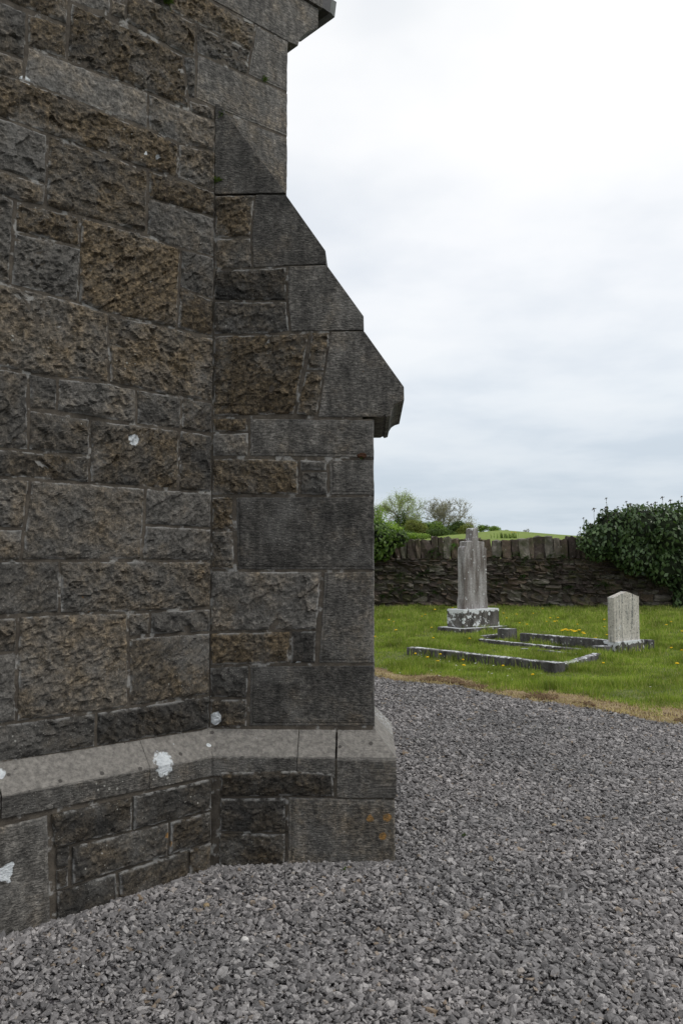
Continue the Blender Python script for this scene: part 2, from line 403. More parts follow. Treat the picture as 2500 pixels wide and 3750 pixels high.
LICH_O += [(wpx(490, 2229), 0.0116), (wpx(328, 2226), 0.0136), (wpx(463, 988), 0.0095), (wpx(388, 188), 0.0150), (wpx(665, 1232), 0.0095), (bpx(860, 1920), 0.0122), (bpx(857, 1940), 0.0095),
           (wpx(612, 3058, .108), 0.0204), (wpx(620, 3090, .108), 0.0204), (bpx(1355, 2995, .108), 0.026), (bpx(1417, 2992, .108), 0.028), (bpx(1400, 3060, .108), 0.026), (bpx(1435, 3095, .108), 0.0136),
           (bpx(1340, 3050, .108), 0.0122), (bpx(1320, 3115, .108), 0.0102), (bpx(1425, 3040, .108), 0.0136), (bpx(1020, 3024, .108), 0.0082), (wpx(630, 50), 0.0204), (wpx(768, 1412), 0.0095), (bpx(1240, 1214), 0.0109)]

# ---- gable wall core, buttress core, plinth core
def core_poly(pl, poly, off, dep, parent, name, mat): return prism(pl, poly, off, dep, parent, name, mat, bev=0)
Lft = -5.46
apex = (Lft+LW)/2
gwall = core_poly(W_, [(Lft, -.4), (LW-.006, -.4), (LW-.006, 4.95), (apex, 4.95+(LW-apex)*1.05), (Lft, 4.95)], .007, .5, church, 'gable_wall', M_MORTAR)
SLOPE = 1.40
prof = [B_.uz(1045, 712), B_.uz(1192, 920), B_.uz(1194, 972), B_.uz(1331, 1160), B_.uz(1331, 1213), B_.uz(1478, 1418), B_.uz(1478, 1470)]
zt0 = B_.uz(797, 412)[1]
bprof = [(-.02, .3), (LB-.008, .3), (LB-.008, B_.uz(1369, 1535)[1]), (prof[4][0]-.008, B_.uz(1369, 1535)[1]), (prof[4][0]-.008, prof[4][1]), (prof[2][0]-.008, prof[4][1]),
         (prof[2][0]-.008, prof[2][1]), (prof[0][0]-.008, prof[2][1]), (prof[0][0]-.008, prof[0][1]-.006), (-.02, prof[0][1]-.006)]
butt = core_poly(B_, bprof, .006, WB-.009, church, 'buttress', M_MORTAR)
inner_p = POFF*np.tan(R(22.5))     # where the two plinth planes meet
# plinth core: plan polygon extruded
def plan_prism(name, pts, z0, z1, parent, mat):
    n = len(pts); V = [(p[0], p[1], z0) for p in pts]+[(p[0], p[1], z1) for p in pts]
    Fc = [tuple(range(n))[::-1], tuple(range(n, 2*n))]+[(i, (i+1) % n, n+(i+1) % n, n+i) for i in range(n)]
    me = mesh(name, V, Fc); bm = bmesh.new(); bm.from_mesh(me); bmesh.ops.recalc_face_normals(bm, faces=bm.faces); bm.to_mesh(me); bm.free()
    o = link(name, me, mat); return addto(o, parent)
q_ = POFF-.004
nBk = -nB; nR = eW      # outward normal of the hidden return wall is the wall direction
Wst = I0+eW*Lft
inn = I0+(nW+nB)/(1+nW@nB)*q_
c1 = SH+(dB+nB)*q_; SHf = SH-nB*WB; c2 = SHf+(dB-nB)*q_
I1 = CRN-np.array([nW[0], nW[1]])*0; I1 = CRN+(-nW)*LW     # inner corner on the return side
inn2 = I1+(nR-nB)/(1+nR@(-nB))*q_
Rend = CRN-nW*9.0
plin = plan_prism('plinth', [Wst+nW*q_, inn, c1, c2, inn2, Rend+nR*q_, Rend-nR*.5, CRN-nR*.6-nW*.6, Wst-nW*.5], -.45, .552, church, M_MORTAR)

# ---- stones of the gable wall (x, y measured on the photograph, put on the wall's own plane)
XL = -110
Wst_list = [
 ('d', [(0,-120),(255,-20)], [(0,8),(245,95)]),
 ('g', [(0,8),(98,50)], [(0,195),(90,222)]),
 ('b', [(98,50),(245,96)], [(100,172),(243,225)]),
 ('r', [(0,195),(90,222)], [(0,285),(85,300)]),
 ('q', [(100,172),(243,225),(540,340)], [(85,298),(538,474)]),
 ('b', [(257,12),(500,120),(668,205)], [(243,225),(540,340),(690,402)]),
 ('g', [(668,205),(716,214)], [(688,365),(712,365)]),
 ('r', [(690,367),(795,402)], [(692,408),(795,452)]),
 ('q', [(265,-60),(405,-5)], [(257,12),(403,55)]),
 ('r', [(405,-5),(462,20)], [(403,55),(460,82)]),
 ('d', [(462,-40),(716,88)], [(460,84),(668,203),(714,213)]),
 ('d', [(560,-105),(935,95)], [(560,12),(916,190)]),
 ('r', [(716,88),(916,190)], [(716,197),(902,277)]),
 ('r', [(541,343),(692,408),(795,452)], [(540,474),(650,526),(795,562)]),
 ('b', [(0,287),(85,298),(538,474),(650,528)], [(0,432),(175,495),(300,540),(540,622),(648,655)]),
 ('d', [(650,528),(795,564)], [(648,655),(793,706)]),
 ('g', [(0,432),(172,495)], [(0,628),(168,678)]),
 ('r', [(0,628),(168,678)], [(0,708),(85,745),(162,756)]),
 ('r', [(175,495),(300,540),(540,622)], [(165,758),(285,793),(533,855)]),
 ('d', [(540,622),(795,708)], [(540,727),(793,802)]),
 ('g', [(540,727),(793,802)], [(533,860),(615,900),(788,946)]),
 ('r', [(0,708),(52,732)], [(0,1043),(34,1043)]),
 ('b', [(57,735),(285,795)], [(52,850),(298,910)]),
 ('g', [(52,850),(298,910)], [(36,1045),(283,1108)]),
 ('b', [(292,797),(530,862),(660,912)], [(284,1108),(395,1150),(645,1205)]),
 ('g', [(662,912),(788,946)], [(655,1052),(785,1102)]),
 ('d', [(655,1052),(785,1102)], [(645,1205),(780,1240)]),
 ('r', [(0,1045),(34,1045),(284,1108),(395,1150)], [(0,1350),(60,1358),(200,1385),(397,1402)]),
 ('d', [(395,1150),(645,1205),(780,1240)], [(397,1402),(497,1425),(650,1455),(772,1472)]),
 ('r', [(0,1350),(100,1366)], [(0,1640),(103,1652)]),
 ('g', [(100,1366),(210,1386)], [(107,1497),(207,1505)]),
 ('g', [(210,1386),(397,1402),(497,1425)], [(207,1507),(498,1556)]),
 ('r', [(497,1425),(662,1455)], [(498,1556),(660,1572)]),
 ('d', [(662,1455),(772,1474)], [(660,1572),(770,1590)]),
 ('r', [(107,1499),(328,1535)], [(103,1652),(327,1672)]),
 ('r', [(0,1640),(103,1652),(327,1672)], [(0,1745),(100,1755),(325,1770)]),
 ('r', [(328,1535),(498,1556),(655,1575)], [(325,1770),(530,1785),(650,1795)]),
 ('r', [(655,1575),(772,1592)], [(650,1795),(772,1805)]),
 ('r', [(0,1745),(110,1757)], [(0,1937),(85,1935)]),
 ('g', [(0,1937),(83,1937)], [(0,2055),(75,2053)]),
 ('r', [(110,1757),(325,1770),(530,1787)], [(75,2053),(517,2050)]),
 ('g', [(530,1787),(772,1805)], [(528,1922),(767,1935)]),
 ('r', [(528,1922),(767,1935)], [(515,2052),(766,2055)]),
 ('r', [(0,2055),(218,2052)], [(0,2258),(217,2245)]),
 ('r', [(218,2052),(764,2055)], [(217,2247),(465,2243),(762,2226)]),
 ('g', [(0,2258),(62,2258)], [(0,2390),(60,2387)]),
 ('g', [(0,2390),(60,2387)], [(0,2650),(57,2643)]),
 ('r', [(65,2256),(217,2247),(467,2243)], [(58,2645),(300,2613),(468,2590)]),
 ('g', [(468,2243),(548,2240)], [(468,2335),(546,2325)]),
 ('g', [(548,2240),(762,2226)], [(546,2325),(762,2315)]),
 ('r', [(470,2335),(762,2315)], [(470,2588),(600,2568),(762,2545)]),
 ('k', [(0,2650),(300,2613),(350,2607)], [(0,2792),(215,2758),(346,2736)]),
 ('k', [(352,2605),(470,2588),(762,2545)], [(348,2736),(525,2706),(763,2668)]),
]
for k, t_, b2 in Wst_list:
    tu = [W_.uz(*q) for q in t_]; bu = [W_.uz(*q) for q in b2]
    if t_[0][0] == 0:
        ext = random.uniform(.12, .4); u0 = tu[0][0]-ext
        tu[0] = np.array([u0, tu[0][1]]); bu[0] = np.array([u0, bu[0][1]])
    hi = bu[-1][0] > .08                      # stones above the buttress run on past the angle
    if not hi:
        if max(tu[-1][0], bu[-1][0]) > -.07: tu[-1][0] = bu[-1][0] = .002
    stone(W_, k, tu, bu, gwall, px=False, amp=.4 if k == 'q' else 1.)
# quoins at the wall's corner, their ends showing on the return face
for t_, b2 in ([(935, 95), (1052, 152)], [(902, 277), (1051, 342)]), ([(720, 197), (902, 277), (1051, 342)], [(712, 365), (805, 407), (1048, 505)]), ([(802, 408), (1047, 503)], [(802, 640), (1047, 740)]):
    tu = [W_.uz(*q) for q in t_]; bu = [W_.uz(*q) for q in b2]; tu[-1][0] = bu[-1][0] = LW+.006
    stone(W_, 's', tu, bu, gwall, px=False, dep=.4, name='quoin', col=(.2, .47, .3))
# courses carrying on to the left, outside the picture
def fill(pl, ua, ub, z0, z1, parent, off=0.):
    z = z0
    while z < z1-.08:
        hgt = min(random.choice([.16, .2, .26, .34]), z1-z)
        if z1-z-hgt < .1: hgt = z1-z
        u = ua
        while u < ub-.05:
            l = random.uniform(.25, .62); l = l if ub-u-l > .2 else ub-u
            stone(pl, random.choice('rrgbd'), [(u, z+hgt), (u+l, z+hgt)], [(u, z), (u+l, z)], parent, px=False, off=off, res=.03)
            u += l
        z += hgt
fill(W_, -2.7, -1.62, .70, 4.3, gwall)

# ---- buttress stones
Bst_list = [
 ('b', [(800,718),(937,714)], [(800,875),(920,870)]),
 ('d', [(800,875),(922,870)], [(797,990),(926,984)]),
 ('k', [(797,990),(926,984),(1052,978)], [(797,1103),(1052,1106)]),
 ('k', [(797,1103),(1052,1106)], [(795,1228),(1000,1225),(1062,1216)]),
 ('b', [(795,1228),(1000,1225),(1138,1217)], [(793,1528),(1078,1520)]),
 ('d', [(1140,1217),(1210,1215)], [(1118,1360),(1190,1360)]),
 ('d', [(1118,1360),(1190,1360)], [(1080,1520),(1163,1528)]),
 ('b', [(790,1532),(912,1528)], [(790,1586),(912,1584)]),
 ('g', [(790,1586),(912,1584)], [(788,1675),(912,1674)]),
 ('b', [(788,1676),(1095,1682)], [(785,1815),(1098,1813)]),
 ('k', [(1095,1682),(1198,1684)], [(1100,1726),(1200,1726)]),
 ('r', [(1100,1726),(1200,1726)], [(1098,1813),(1203,1817)]),
 ('d', [(783,1817),(857,1817)], [(783,1943),(855,1940)]),
 ('r', [(781,1943),(857,1940)], [(780,2086),(864,2088)]),
 ('r', [(775,2088),(1180,2091)], [(772,2315),(1162,2306)]),
 ('d', [(772,2315),(1065,2308)], [(770,2438),(1062,2430)]),
 ('k', [(1065,2308),(1162,2306)], [(1062,2430),(1158,2430)]),
 ('k', [(770,2440),(915,2435)], [(768,2556),(908,2556)]),
 ('k', [(768,2556),(908,2556)], [(766,2664),(908,2662)]),
]
for k, t_, b2 in Bst_list:
    tu = [B_.uz(*q) for q in t_]; bu = [B_.uz(*q) for q in b2]
    if min(tu[0][0], bu[0][0]) < .07: tu[0][0] = bu[0][0] = .006
    stone(B_, k, tu, bu, butt, px=False)
E2 = LB+.004
for t_, b2, br in (([(914, 1530), (1369, 1536)], [(914, 1674), (1369, 1680)], .44), ([(1201, 1684), (1369, 1680)], [(1205, 1816), (1369, 1817)], .42),
               ([(861, 1818), (1369, 1817)], [(867, 2089), (1369, 2090)], .28), ([(1186, 2092), (1369, 2090)], [(1164, 2431), (1369, 2431)], .44),
               ([(914, 2436), (1369, 2432)], [(911, 2661), (1369, 2661)], .28)):
    tu = [B_.uz(*q) for q in t_]; bu = [B_.uz(*q) for q in b2]; tu[-1][0] = bu[-1][0] = E2
    stone(B_, 's', tu, bu, butt, px=False, dep=WB+.004, name='quoin', col=(.08, br, .2), res=.012)
# weathering stones: sloping tops that run through the whole buttress
def bp(*l): return [B_.uz(*q) for q in l]
wc = (.06, .47, .2, 1)
s0 = B_.uz(1045, 711)
def wst(poly, br): prism(B_, poly, .012, WB+.018, butt, 'weathering_stone', M_TOOL, (.06, br, .2, 1))
zi = s0[1]+(s0[0])*SLOPE
wst([(.006, s0[1]+.003), (s0[0]+.002, s0[1]+.003), (.03, zi-.03*SLOPE), (.006, zi-.03*SLOPE+.004)], .31)
wst(bp((938, 716), (1047, 716), (1192, 921), (1194, 969), (1056, 974), (930, 981), (924, 872)), .28)
wst(bp((1057, 978), (1197, 974), (1331, 1160), (1331, 1210), (1068, 1214), (1057, 1110)), .42)
wst(bp((1214, 1217), (1334, 1216), (1478, 1418), (1479, 1468), (1459, 1474), (1444, 1484), (1434, 1500), (1429, 1524), (1414, 1529), (1408, 1521), (1398, 1527), (1166, 1528), (1192, 1360)), .44)
# far bottom moulding lip under the drip (runs through), a small bead tucked below the top stone
# ---- plinth stones
pW = lambda x, y: W_.uz(x, y, POFF)
Pst = [
 ('k', [(181,2980),(485,2912)], [(200,3106),(485,3042)]),
 ('k', [(485,2912),(790,2842)], [(485,3042),(620,3007),(790,2962)]),
 ('k', [(200,3107),(255,3095)], [(202,3185),(253,3170)]),
 ('k', [(202,3185),(253,3170)], [(205,3262),(252,3246)]),
 ('k', [(260,3096),(485,3042),(618,3007)], [(262,3242),(425,3190),(614,3133)]),
 ('k', [(622,3006),(790,2962)], [(616,3133),(790,3075)]),
 ('k', [(205,3262),(428,3190)], [(205,3450),(432,3380)]),
 ('k', [(433,3190),(615,3133),(688,3110)], [(435,3380),(690,3300)]),
 ('d', [(690,3110),(790,3075)], [(690,3300),(790,3260)]),
]
for k, t_, b2 in Pst: stone(W_, k, [W_.uz(*q, off=POFF) for q in t_], [W_.uz(*q, off=POFF) for q in b2], plin, px=False, off=POFF, amp=.8, clampu=(-9, -inner_p-.004+2*inner_p*0))
tu = [pW(0, 3032), pW(176, 2984)]; bu = [pW(0, 3550), pW(190, 3500)]; tu[0][0] = bu[0][0] = tu[0][0]-.35
stone(W_, 's', tu, bu, plin, px=False, off=POFF, name='quoin', col=(.0, .50, .5), res=.012)
fill(W_, -2.7, -1.56, -.25, .40, plin, off=POFF)
PB = [
 ('k', [(806,2822),(1080,2817),(1222,2829)], [(804,2919),(1085,2917),(1226,2921)]),
 ('k', [(804,2920),(1050,2917)], [(800,3046),(1049,3050)]),
 ('k', [(800,3046),(1049,3050)], [(798,3260),(1048,3260)]),
]
for k, t_, b2 in PB: stone(B_, k, t_, b2, plin, off=POFF, amp=.8, clampu=(inner_p*-1+.11*0+.0-.03, 3))
tu = [B_.uz(1055, 2918, POFF), B_.uz(1446, 2927, POFF)]; bu = [B_.uz(1050, 3260, POFF), B_.uz(1446, 3260, POFF)]; tu[-1][0] = bu[-1][0] = LB+POFF+.004
stone(B_, 's', tu, bu, plin, px=False, off=POFF, dep=WB+2*POFF+.004, name='quoin', col=(.28, .42, .9), res=.012)

# ---- plinth cap: chamfered course that follows wall and buttress
ZT, ZL, ZB = .697, .566, .462
def ring_at(path, i):
    return path[i]
def cap(stations, name, zb=ZB, col=(.10, .37, .9, 1), sky_white=0.):
    """stations: list of (base xy, offset dir xy) along the course"""
    prof_ = [(-.05, ZT+.0)]
    nch = 8; nf = 6
    for i in range(nch+1): prof_.append((POFF+.006)*i/nch*1.0 and ((POFF+.008)*i/nch, ZT+(ZL-ZT)*i/nch) or (0.0, ZT))
    for i in range(1, nf+1): prof_.append((POFF+.008, ZL+(zb-ZL)*i/nf))
    prof_.append((-.05, zb))
    V = []; UV = []; LP = []; run = 0
    for k, (P, n_) in enumerate(stations):
        if k: run += float(np.linalg.norm(np.array(P)-np.array(stations[k-1][0])))
        for j, (o_, z_) in enumerate(prof_):
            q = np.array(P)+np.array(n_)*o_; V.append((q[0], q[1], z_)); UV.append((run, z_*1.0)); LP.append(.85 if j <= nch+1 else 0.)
    m_ = len(prof_); Fc = []
    for k in range(len(stations)-1):
        for j in range(m_-1):
            a, b2 = k*m_+j, (k+1)*m_+j; Fc.append((a, a+1, b2+1, b2))
        Fc.append((k*m_+m_-1, k*m_, (k+1)*m_, (k+1)*m_+m_-1))
    Fc.append(tuple(range(m_))[::-1]); e0 = (len(stations)-1)*m_; Fc.append(tuple(range(e0, e0+m_)))
    V = np.array(V)
    n_ver = np.array([noise.noise(Vector(p)*9)*.002 for p in V]); V[:, 2] += n_ver
    cen = V.mean(0)
    lwv = np.maximum(lich(V, LICH_W), sky_white)
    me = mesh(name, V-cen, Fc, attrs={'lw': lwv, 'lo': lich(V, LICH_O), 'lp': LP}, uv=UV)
    bm = bmesh.new(); bm.from_mesh(me); bmesh.ops.recalc_face_normals(bm, faces=bm.faces); bm.to_mesh(me); bm.free()
    o = link(name, me, M_TOOL, None, cen, col); return addto(o, plin)
def line(P0, P1, n_, m=None, step=.02):
    P0 = np.array(P0); P1 = np.array(P1); k = max(1, int(np.linalg.norm(P1-P0)/step))
    return [(P0+(P1-P0)*i/k, n_) for i in range(k+1)]
mi = (nW+nB)/(1+nW@nB); mo = (dB+nB); mf = (dB-nB)
uA = W_.uz(3, 2925, POFF)[0]; uJ = W_.uz(548, 2770, POFF)[0]
g_ = .004
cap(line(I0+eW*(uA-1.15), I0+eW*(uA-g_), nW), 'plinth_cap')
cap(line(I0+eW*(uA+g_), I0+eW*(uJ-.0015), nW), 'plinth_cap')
u2 = B_.uz(1089, 2765, POFF)[0]; u3 = B_.uz(1231, 2765, POFF)[0]
# the stone in the angle is rounded where wall and buttress meet
arc = []
for i in range(9):
    t = i/8; n_ = nW*(1-t)+nB*t; n_ = n_/np.linalg.norm(n_)
    P = (I0-eW*.05)*(1-t)**2+2*t*(1-t)*I0+(I0+dB*.05)*t**2
    arc.append((P, n_*(1+.06*math.sin(math.pi*t))))
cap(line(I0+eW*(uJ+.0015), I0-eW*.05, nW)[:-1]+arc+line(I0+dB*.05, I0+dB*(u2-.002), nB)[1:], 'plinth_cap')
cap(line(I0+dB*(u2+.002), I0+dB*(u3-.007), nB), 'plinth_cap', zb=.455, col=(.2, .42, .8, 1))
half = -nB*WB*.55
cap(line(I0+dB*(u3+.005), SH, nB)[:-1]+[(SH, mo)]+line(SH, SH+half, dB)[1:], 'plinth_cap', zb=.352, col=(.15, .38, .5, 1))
cap(line(SH+half-nB*.004, SHf, dB)[:-1]+[(SHf, mf)]+line(SHf, I1, -nB)[1:-1], 'plinth_cap', zb=.352, sky_white=.40)  # far end whitened: sky reflection painted in through the lichen field

# ---- kneeler, coping, roof, eaves, return wall
kz = 4.94
kp = [(-.07, kz), (LW+.003, kz)]+[tuple(W_.uz(*q)) for q in ((1087, 171), (1092, 150), (1100, 139), (1110, 128), (1122, 118), (1140, 112), (1160, 107), (1162, 36))]
ku, kzt = kp[-1]
kp += [(-.07, kzt)]
kn = prism(W_, kp, .012, .46, church, 'kneeler', M_TOOL, (.1, .46, .2, 1))
stone(W_, 'r', [(-.55, kzt), (-.08, kzt)], [(-.55, kz), (-.08, kz)], gwall, px=False)
sl = 1.05
cop = prism(W_, [(ku+.02, kzt+.004), (ku+.02, kzt+.12), (apex, kzt+.16+(ku-apex)*sl), (apex, kzt+(ku-apex)*sl-.05), (ku-.28, kzt+.004)], .03, .42, church, 'coping', M_TOOL, (.05, .45, .2, 1))
copl = prism(W_, [(2*apex-ku-.02, kzt+.004), (2*apex-ku-.02, kzt+.12), (apex-.004, kzt+.16+(ku-apex)*sl), (apex-.004, kzt+(ku-apex)*sl-.05), (2*apex-ku+.28, kzt+.004)], .03, .42, church, 'coping', M_TOOL, (.05, .45, .2, 1))
Rp = Plane(CRN, -nW, eW)      # return wall plane
side = plan_prism('side_wall', [CRN-nW*.502, Rend, Rend-eW*.5, CRN-eW*.5-nW*.502], -.4, kzt-.02, church, M_ROUGH); side.color = (.3, .5, .4, 1)
gu, gz = W_.uz(1262, 38)
gut = prism(W_, [(LW+.02, gz+.035), (LW+.06, gz+.0), (gu-.012, gz), (gu, gz+.01), (gu+.012, gz+.10), (gu-.02, gz+.13), (LW+.02, gz+.13)], -.47, 8.3, church, 'gutter', M_GUTTER, bev=0)
gend = prism(W_, [(gu-.045, gz+.02), (gu-.002, gz), (gu+.016, gz+.12), (gu-.03, gz+.12)], -.10, .37, church, 'gutter_end', noisy('grey_fascia', [(.3, (.13, .14, .135)), (.7, (.2, .21, .2))], 20., 0), bev=0)
soff = prism(W_, [(ku-.06, gz+.035), (gu-.046, gz+.012), (gu-.03, gz+.12), (ku-.06, gz+.12)], -.10, .37, church, 'soffit', M_GUTTER, bev=0)
zr = kzt+.1
roof = prism(W_, [(ku+.05, zr), (apex, zr+(ku+.05-apex)*sl), (2*apex-ku-.05, zr), (2*apex-ku-.05, zr-.1), (apex, zr+(ku+.05-apex)*sl-.12), (ku+.05, zr-.1)], -.47, 8.4, church, 'roof', M_SLATE, bev=0)
far = plan_prism('side_wall', [Wst-nW*.502, Wst-nW*9, Wst-nW*9+eW*.5, Wst+eW*.5-nW*.502], -.4, kzt-.02, church, M_ROUGH); far.color = (.3, .5, .4, 1)

# small mosses rooted in the joints
def tuft(name, P, n_out, size, count, mat, label, cat, group=None, up=.5, wid=.08):
    V = []; Fc = []; n_out = Vector((n_out[0], n_out[1], 0))
    for i in range(count):
        d_ = (n_out*random.uniform(.2, 1)+Vector((random.gauss(0, .7), random.gauss(0, .7), random.gauss(up, .5)))).normalized()
        l = size*random.uniform(.4, 1); s_ = d_.cross(Vector((random.random(), random.random(), 1))).normalized()*l*wid
        b0 = Vector((random.gauss(0, size*.15), random.gauss(0, size*.08), random.gauss(0, size*.1)))
        m_ = b0+d_*l*.55; e_ = b0+d_*l-Vector((0, 0, l*.25)); k = len(V)
        V += [b0-s_*.3, b0+s_*.3, m_+s_, m_-s_, e_]; Fc += [(k, k+1, k+2, k+3), (k+3, k+2, k+4)]
    me = mesh(name, V, Fc); o = link(name, me, mat, None, P); return tag(o, label, cat, group)

def leafmat(name, c0, c1, rough=.5, trans=.25, dead=None):
    m, nt, b = newmat(name); g = N(nt, 'ShaderNodeNewGeometry')
    c = rmp(nt, g.outputs['Random Per Island'], [(0, c0), (.82, c1), (.88, dead or c1), (1, dead or c1)])
    tcn = N(nt, 'ShaderNodeTexCoord'); n = tex(nt, 'ShaderNodeTexNoise', tcn.outputs['Object'], 1.6, Detail=3.)
    c = mixc(nt, 1., c, rmp(nt, n, [(.3, .65), (.7, 1.35)]), 'MULTIPLY')
    L(nt, c, b.inputs['Base Color']); b.inputs['Roughness'].default_value = rough
    if trans:
        o = [n for n in nt.nodes if n.type == 'OUTPUT_MATERIAL'][0]
        t = N(nt, 'ShaderNodeBsdfTranslucent'); L(nt, mixc(nt, 1., c, (1.3, 1.5, .6), 'MULTIPLY'), t.inputs[0])
        mxs = N(nt, 'ShaderNodeMixShader'); mxs.inputs[0].default_value = trans
        L(nt, b.outputs[0], mxs.inputs[1]); L(nt, t.outputs[0], mxs.inputs[2]); L(nt, mxs.outputs[0], o.inputs[0])
    return m
M_MOSS = leafmat('moss', (.05, .09, .015), (.10, .15, .03), .9, .1)
tuft('moss_tuft', W_.P(*W_.uz(600, 12), .02), nW, .06, 160, M_MOSS, 'bright green moss tuft in the top joint of the church wall', 'moss')
tuft('moss_tuft', W_.P(*W_.uz(962, 300), .012), nW, .05, 50, M_MOSS, 'thin grassy tuft growing from a crack in the upper quoins', 'weed', up=1.2, wid=.04)
tuft('moss_tuft', W_.P(*W_.uz(798, 425), .02), nW, .045, 60, M_MOSS, 'small moss where the top buttress stone meets the wall', 'moss', up=-.2)
tuft('moss_tuft', W_.P(*W_.uz(783, 668), .02), nW, .05, 50, M_MOSS, 'moss tuft in the angle above the brown buttress stone', 'moss')
tuft('moss_tuft', B_.P(*B_.uz(1322, 1680), .012), nB, .022, 40, M_MOSS, 'tiny moss in the broken joint near the buttress edge', 'moss')

bm = bmesh.new(); bmesh.ops.create_icosphere(bm, subdivisions=2, radius=.02)
for v in bm.verts: v.co = Vector((v.co.x*1.5, v.co.y*.5, v.co.z*.75))+noise.noise_vector(v.co*60)*.006
me = bpy.data.meshes.new('hole_lump'); bm.to_mesh(me); bm.free()
o = link('hole_lump', me, noisy('rust_brown', [(.3, (.02, .010, .006)), (.7, (.09, .035, .015))], 60., .003), None, B_.P(*B_.uz(1324, 1670), .010)); tag(o, 'rusty hole in the open joint under the top drip of the buttress, built as a dark lump', 'joint hole')  # dark rusty joint hole, added as a solid lump

# ------------------------------------------------------------------ ground
def gravel_mat(name, base=1., per=True):
    m, nt, b = newmat(name)
    if per:
        at = N(nt, 'ShaderNodeAttribute', attribute_name='tone', attribute_type='INSTANCER'); r = at.outputs['Fac']
        c = rmp(nt, r, [(0, (.118, .116, .117)), (.35, (.200, .195, .196)), (.7, (.268, .261, .262)), (.965, (.41, .40, .395)), (.982, (.29, .245, .20)), (.995, (.20, .15, .10)), (1., (.50, .49, .47))])
        tcn = N(nt, 'ShaderNodeTexCoord'); n = tex(nt, 'ShaderNodeTexNoise', tcn.outputs['Object'], 2.2, Detail=4.)
        c = mixc(nt, 1., c, rmp(nt, n, [(.3, .75), (.7, 1.25)]), 'MULTIPLY')
        # wide faint drifts of damper and drier stone
        gp = N(nt, 'ShaderNodeNewGeometry'); nn = tex(nt, 'ShaderNodeTexNoise', gp.outputs['Position'], .9, Detail=3.)
        c = mixc(nt, 1., c, rmp(nt, nn, [(.35, (.84, .83, .82)), (.65, (1.14, 1.10, 1.08))]), 'MULTIPLY')
    else:
        gp = N(nt, 'ShaderNodeNewGeometry')
        v = tex(nt, 'ShaderNodeTexVoronoi', gp.outputs['Position'], 55., 1)
        c = mixc(nt, .75, v, (.5, .5, .5)); hs = N(nt, 'ShaderNodeHueSaturation', i_Saturation=.15, i_Value=1.); L(nt, c, hs.inputs['Color'])
        c = mixc(nt, 1., hs.outputs[0], (.25, .235, .24), 'MULTIPLY')
        vh = tex(nt, 'ShaderNodeTexVoronoi', gp.outputs['Position'], 55.)
        bp_ = N(nt, 'ShaderNodeBump', i_Distance=.02, i_Strength=1., invert=True); L(nt, vh, bp_.inputs['Height']); L(nt, bp_.outputs[0], b.inputs['Normal'])
    L(nt, c, b.inputs['Base Color']); b.inputs['Roughness'].default_value = .75
    return m
M_CHIP = gravel_mat('gravel_chips'); M_GBASE = gravel_mat('gravel_bed', per=False)
# ground bed, path level
xs = np.concatenate([np.arange(-14, -3, 1.), np.arange(-3, 5, .25), np.arange(5, 22, 1.)]); ys = np.concatenate([np.arange(-12, 1, 1.), np.arange(1, 14, .25), np.arange(14, 40, 2.)])
X, Y = np.meshgrid(xs, ys); Z = zt(X, Y)*(Y < 11)-.012-.35*(Y > 20)
idx = np.arange(X.size).reshape(X.shape); Fq = np.stack([idx[:-1, :-1], idx[:-1, 1:], idx[1:, 1:], idx[1:, :-1]], -1).reshape(-1, 4)
keep = (Y[:-1, :-1] < 19).ravel()
gb = link('ground', fastmesh('ground', np.stack([X, Y, Z], -1).reshape(-1, 3), Fq[keep], smooth=True), M_GBASE); tag(gb, kind='structure')

def outside_church(P):
    """keep points clear of the plinth"""
    q = P[:, :2]-I0
    inW = ((q@nW) < POFF-.02) & ((q@eW) < .02) & ((q@eW) > Lft-.2)
    qb = P[:, :2]-I0
    inB = ((qb@nB) < POFF-.02) & ((qb@dB) > -.2) & ((qb@dB) < LB+POFF-.02) & ((qb@nB) > -(WB+POFF)+.02)
    r = P[:, :2]-CRN
    inR = ((r@eW) < POFF-.02) & ((r@(-nW)) > 0) & ((r@(-nW)) < 9)
    return ~(inW | inB | inR)
def scatter(x0, x1, y0, y1, dens, view=None):
    n = int((x1-x0)*(y1-y0)*dens); P = np.stack([rng.uniform(x0, x1, n), rng.uniform(y0, y1, n)], -1)
    if view: 
        k = (P[:, 0] > -view*P[:, 1]-.5) & (P[:, 0] < view*P[:, 1]+.5); P = P[k]
    return P
pts = []
for (y0, y1, dens, sc_) in ((2.2, 4.2, 6000, .80), (4.2, 6.2, 4800, .84), (6.2, 8.8, 3300, .92), (8.8, 14, 2000, 1.06)):
    P = scatter(-4.5, 6.2, y0, y1, dens, .45); pts.append(np.c_[P, np.full(len(P), sc_)])
P = scatter(-3, 6, .5, 2.2, 500); pts.append(np.c_[P, np.full(len(P), 1.8)])
P = scatter(1.5, 9, 1.5, 8, 900); P = P[P[:, 0] > .45*P[:, 1]+.5]; pts.append(np.c_[P, np.full(len(P), 1.8)])
# chips banked up against the plinth
tb = rng.uniform(0, 1, 2600)
A_ = I0[None]+eW[None]*(-1.7*tb[:, None])+nW[None]*(POFF+rng.exponential(.035, 2600))[:, None]
B2_ = I0[None]+dB[None]*((LB+POFF)*tb[:, None])+nB[None]*(POFF+rng.exponential(.035, 2600))[:, None]
pts.append(np.c_[np.vstack([A_, B2_]), np.full(5200, .8)])
pts = np.vstack(pts)
edge = Yb(pts[:, 0])+.12*np.sin(pts[:, 0]*5.1)+.07*np.sin(pts[:, 0]*13+1)
ok = (pts[:, 1] < edge+rng.exponential(.05, len(pts))) & outside_church(pts); pts = pts[ok]
n = len(pts); zz = zt(pts[:, 0], pts[:, 1])
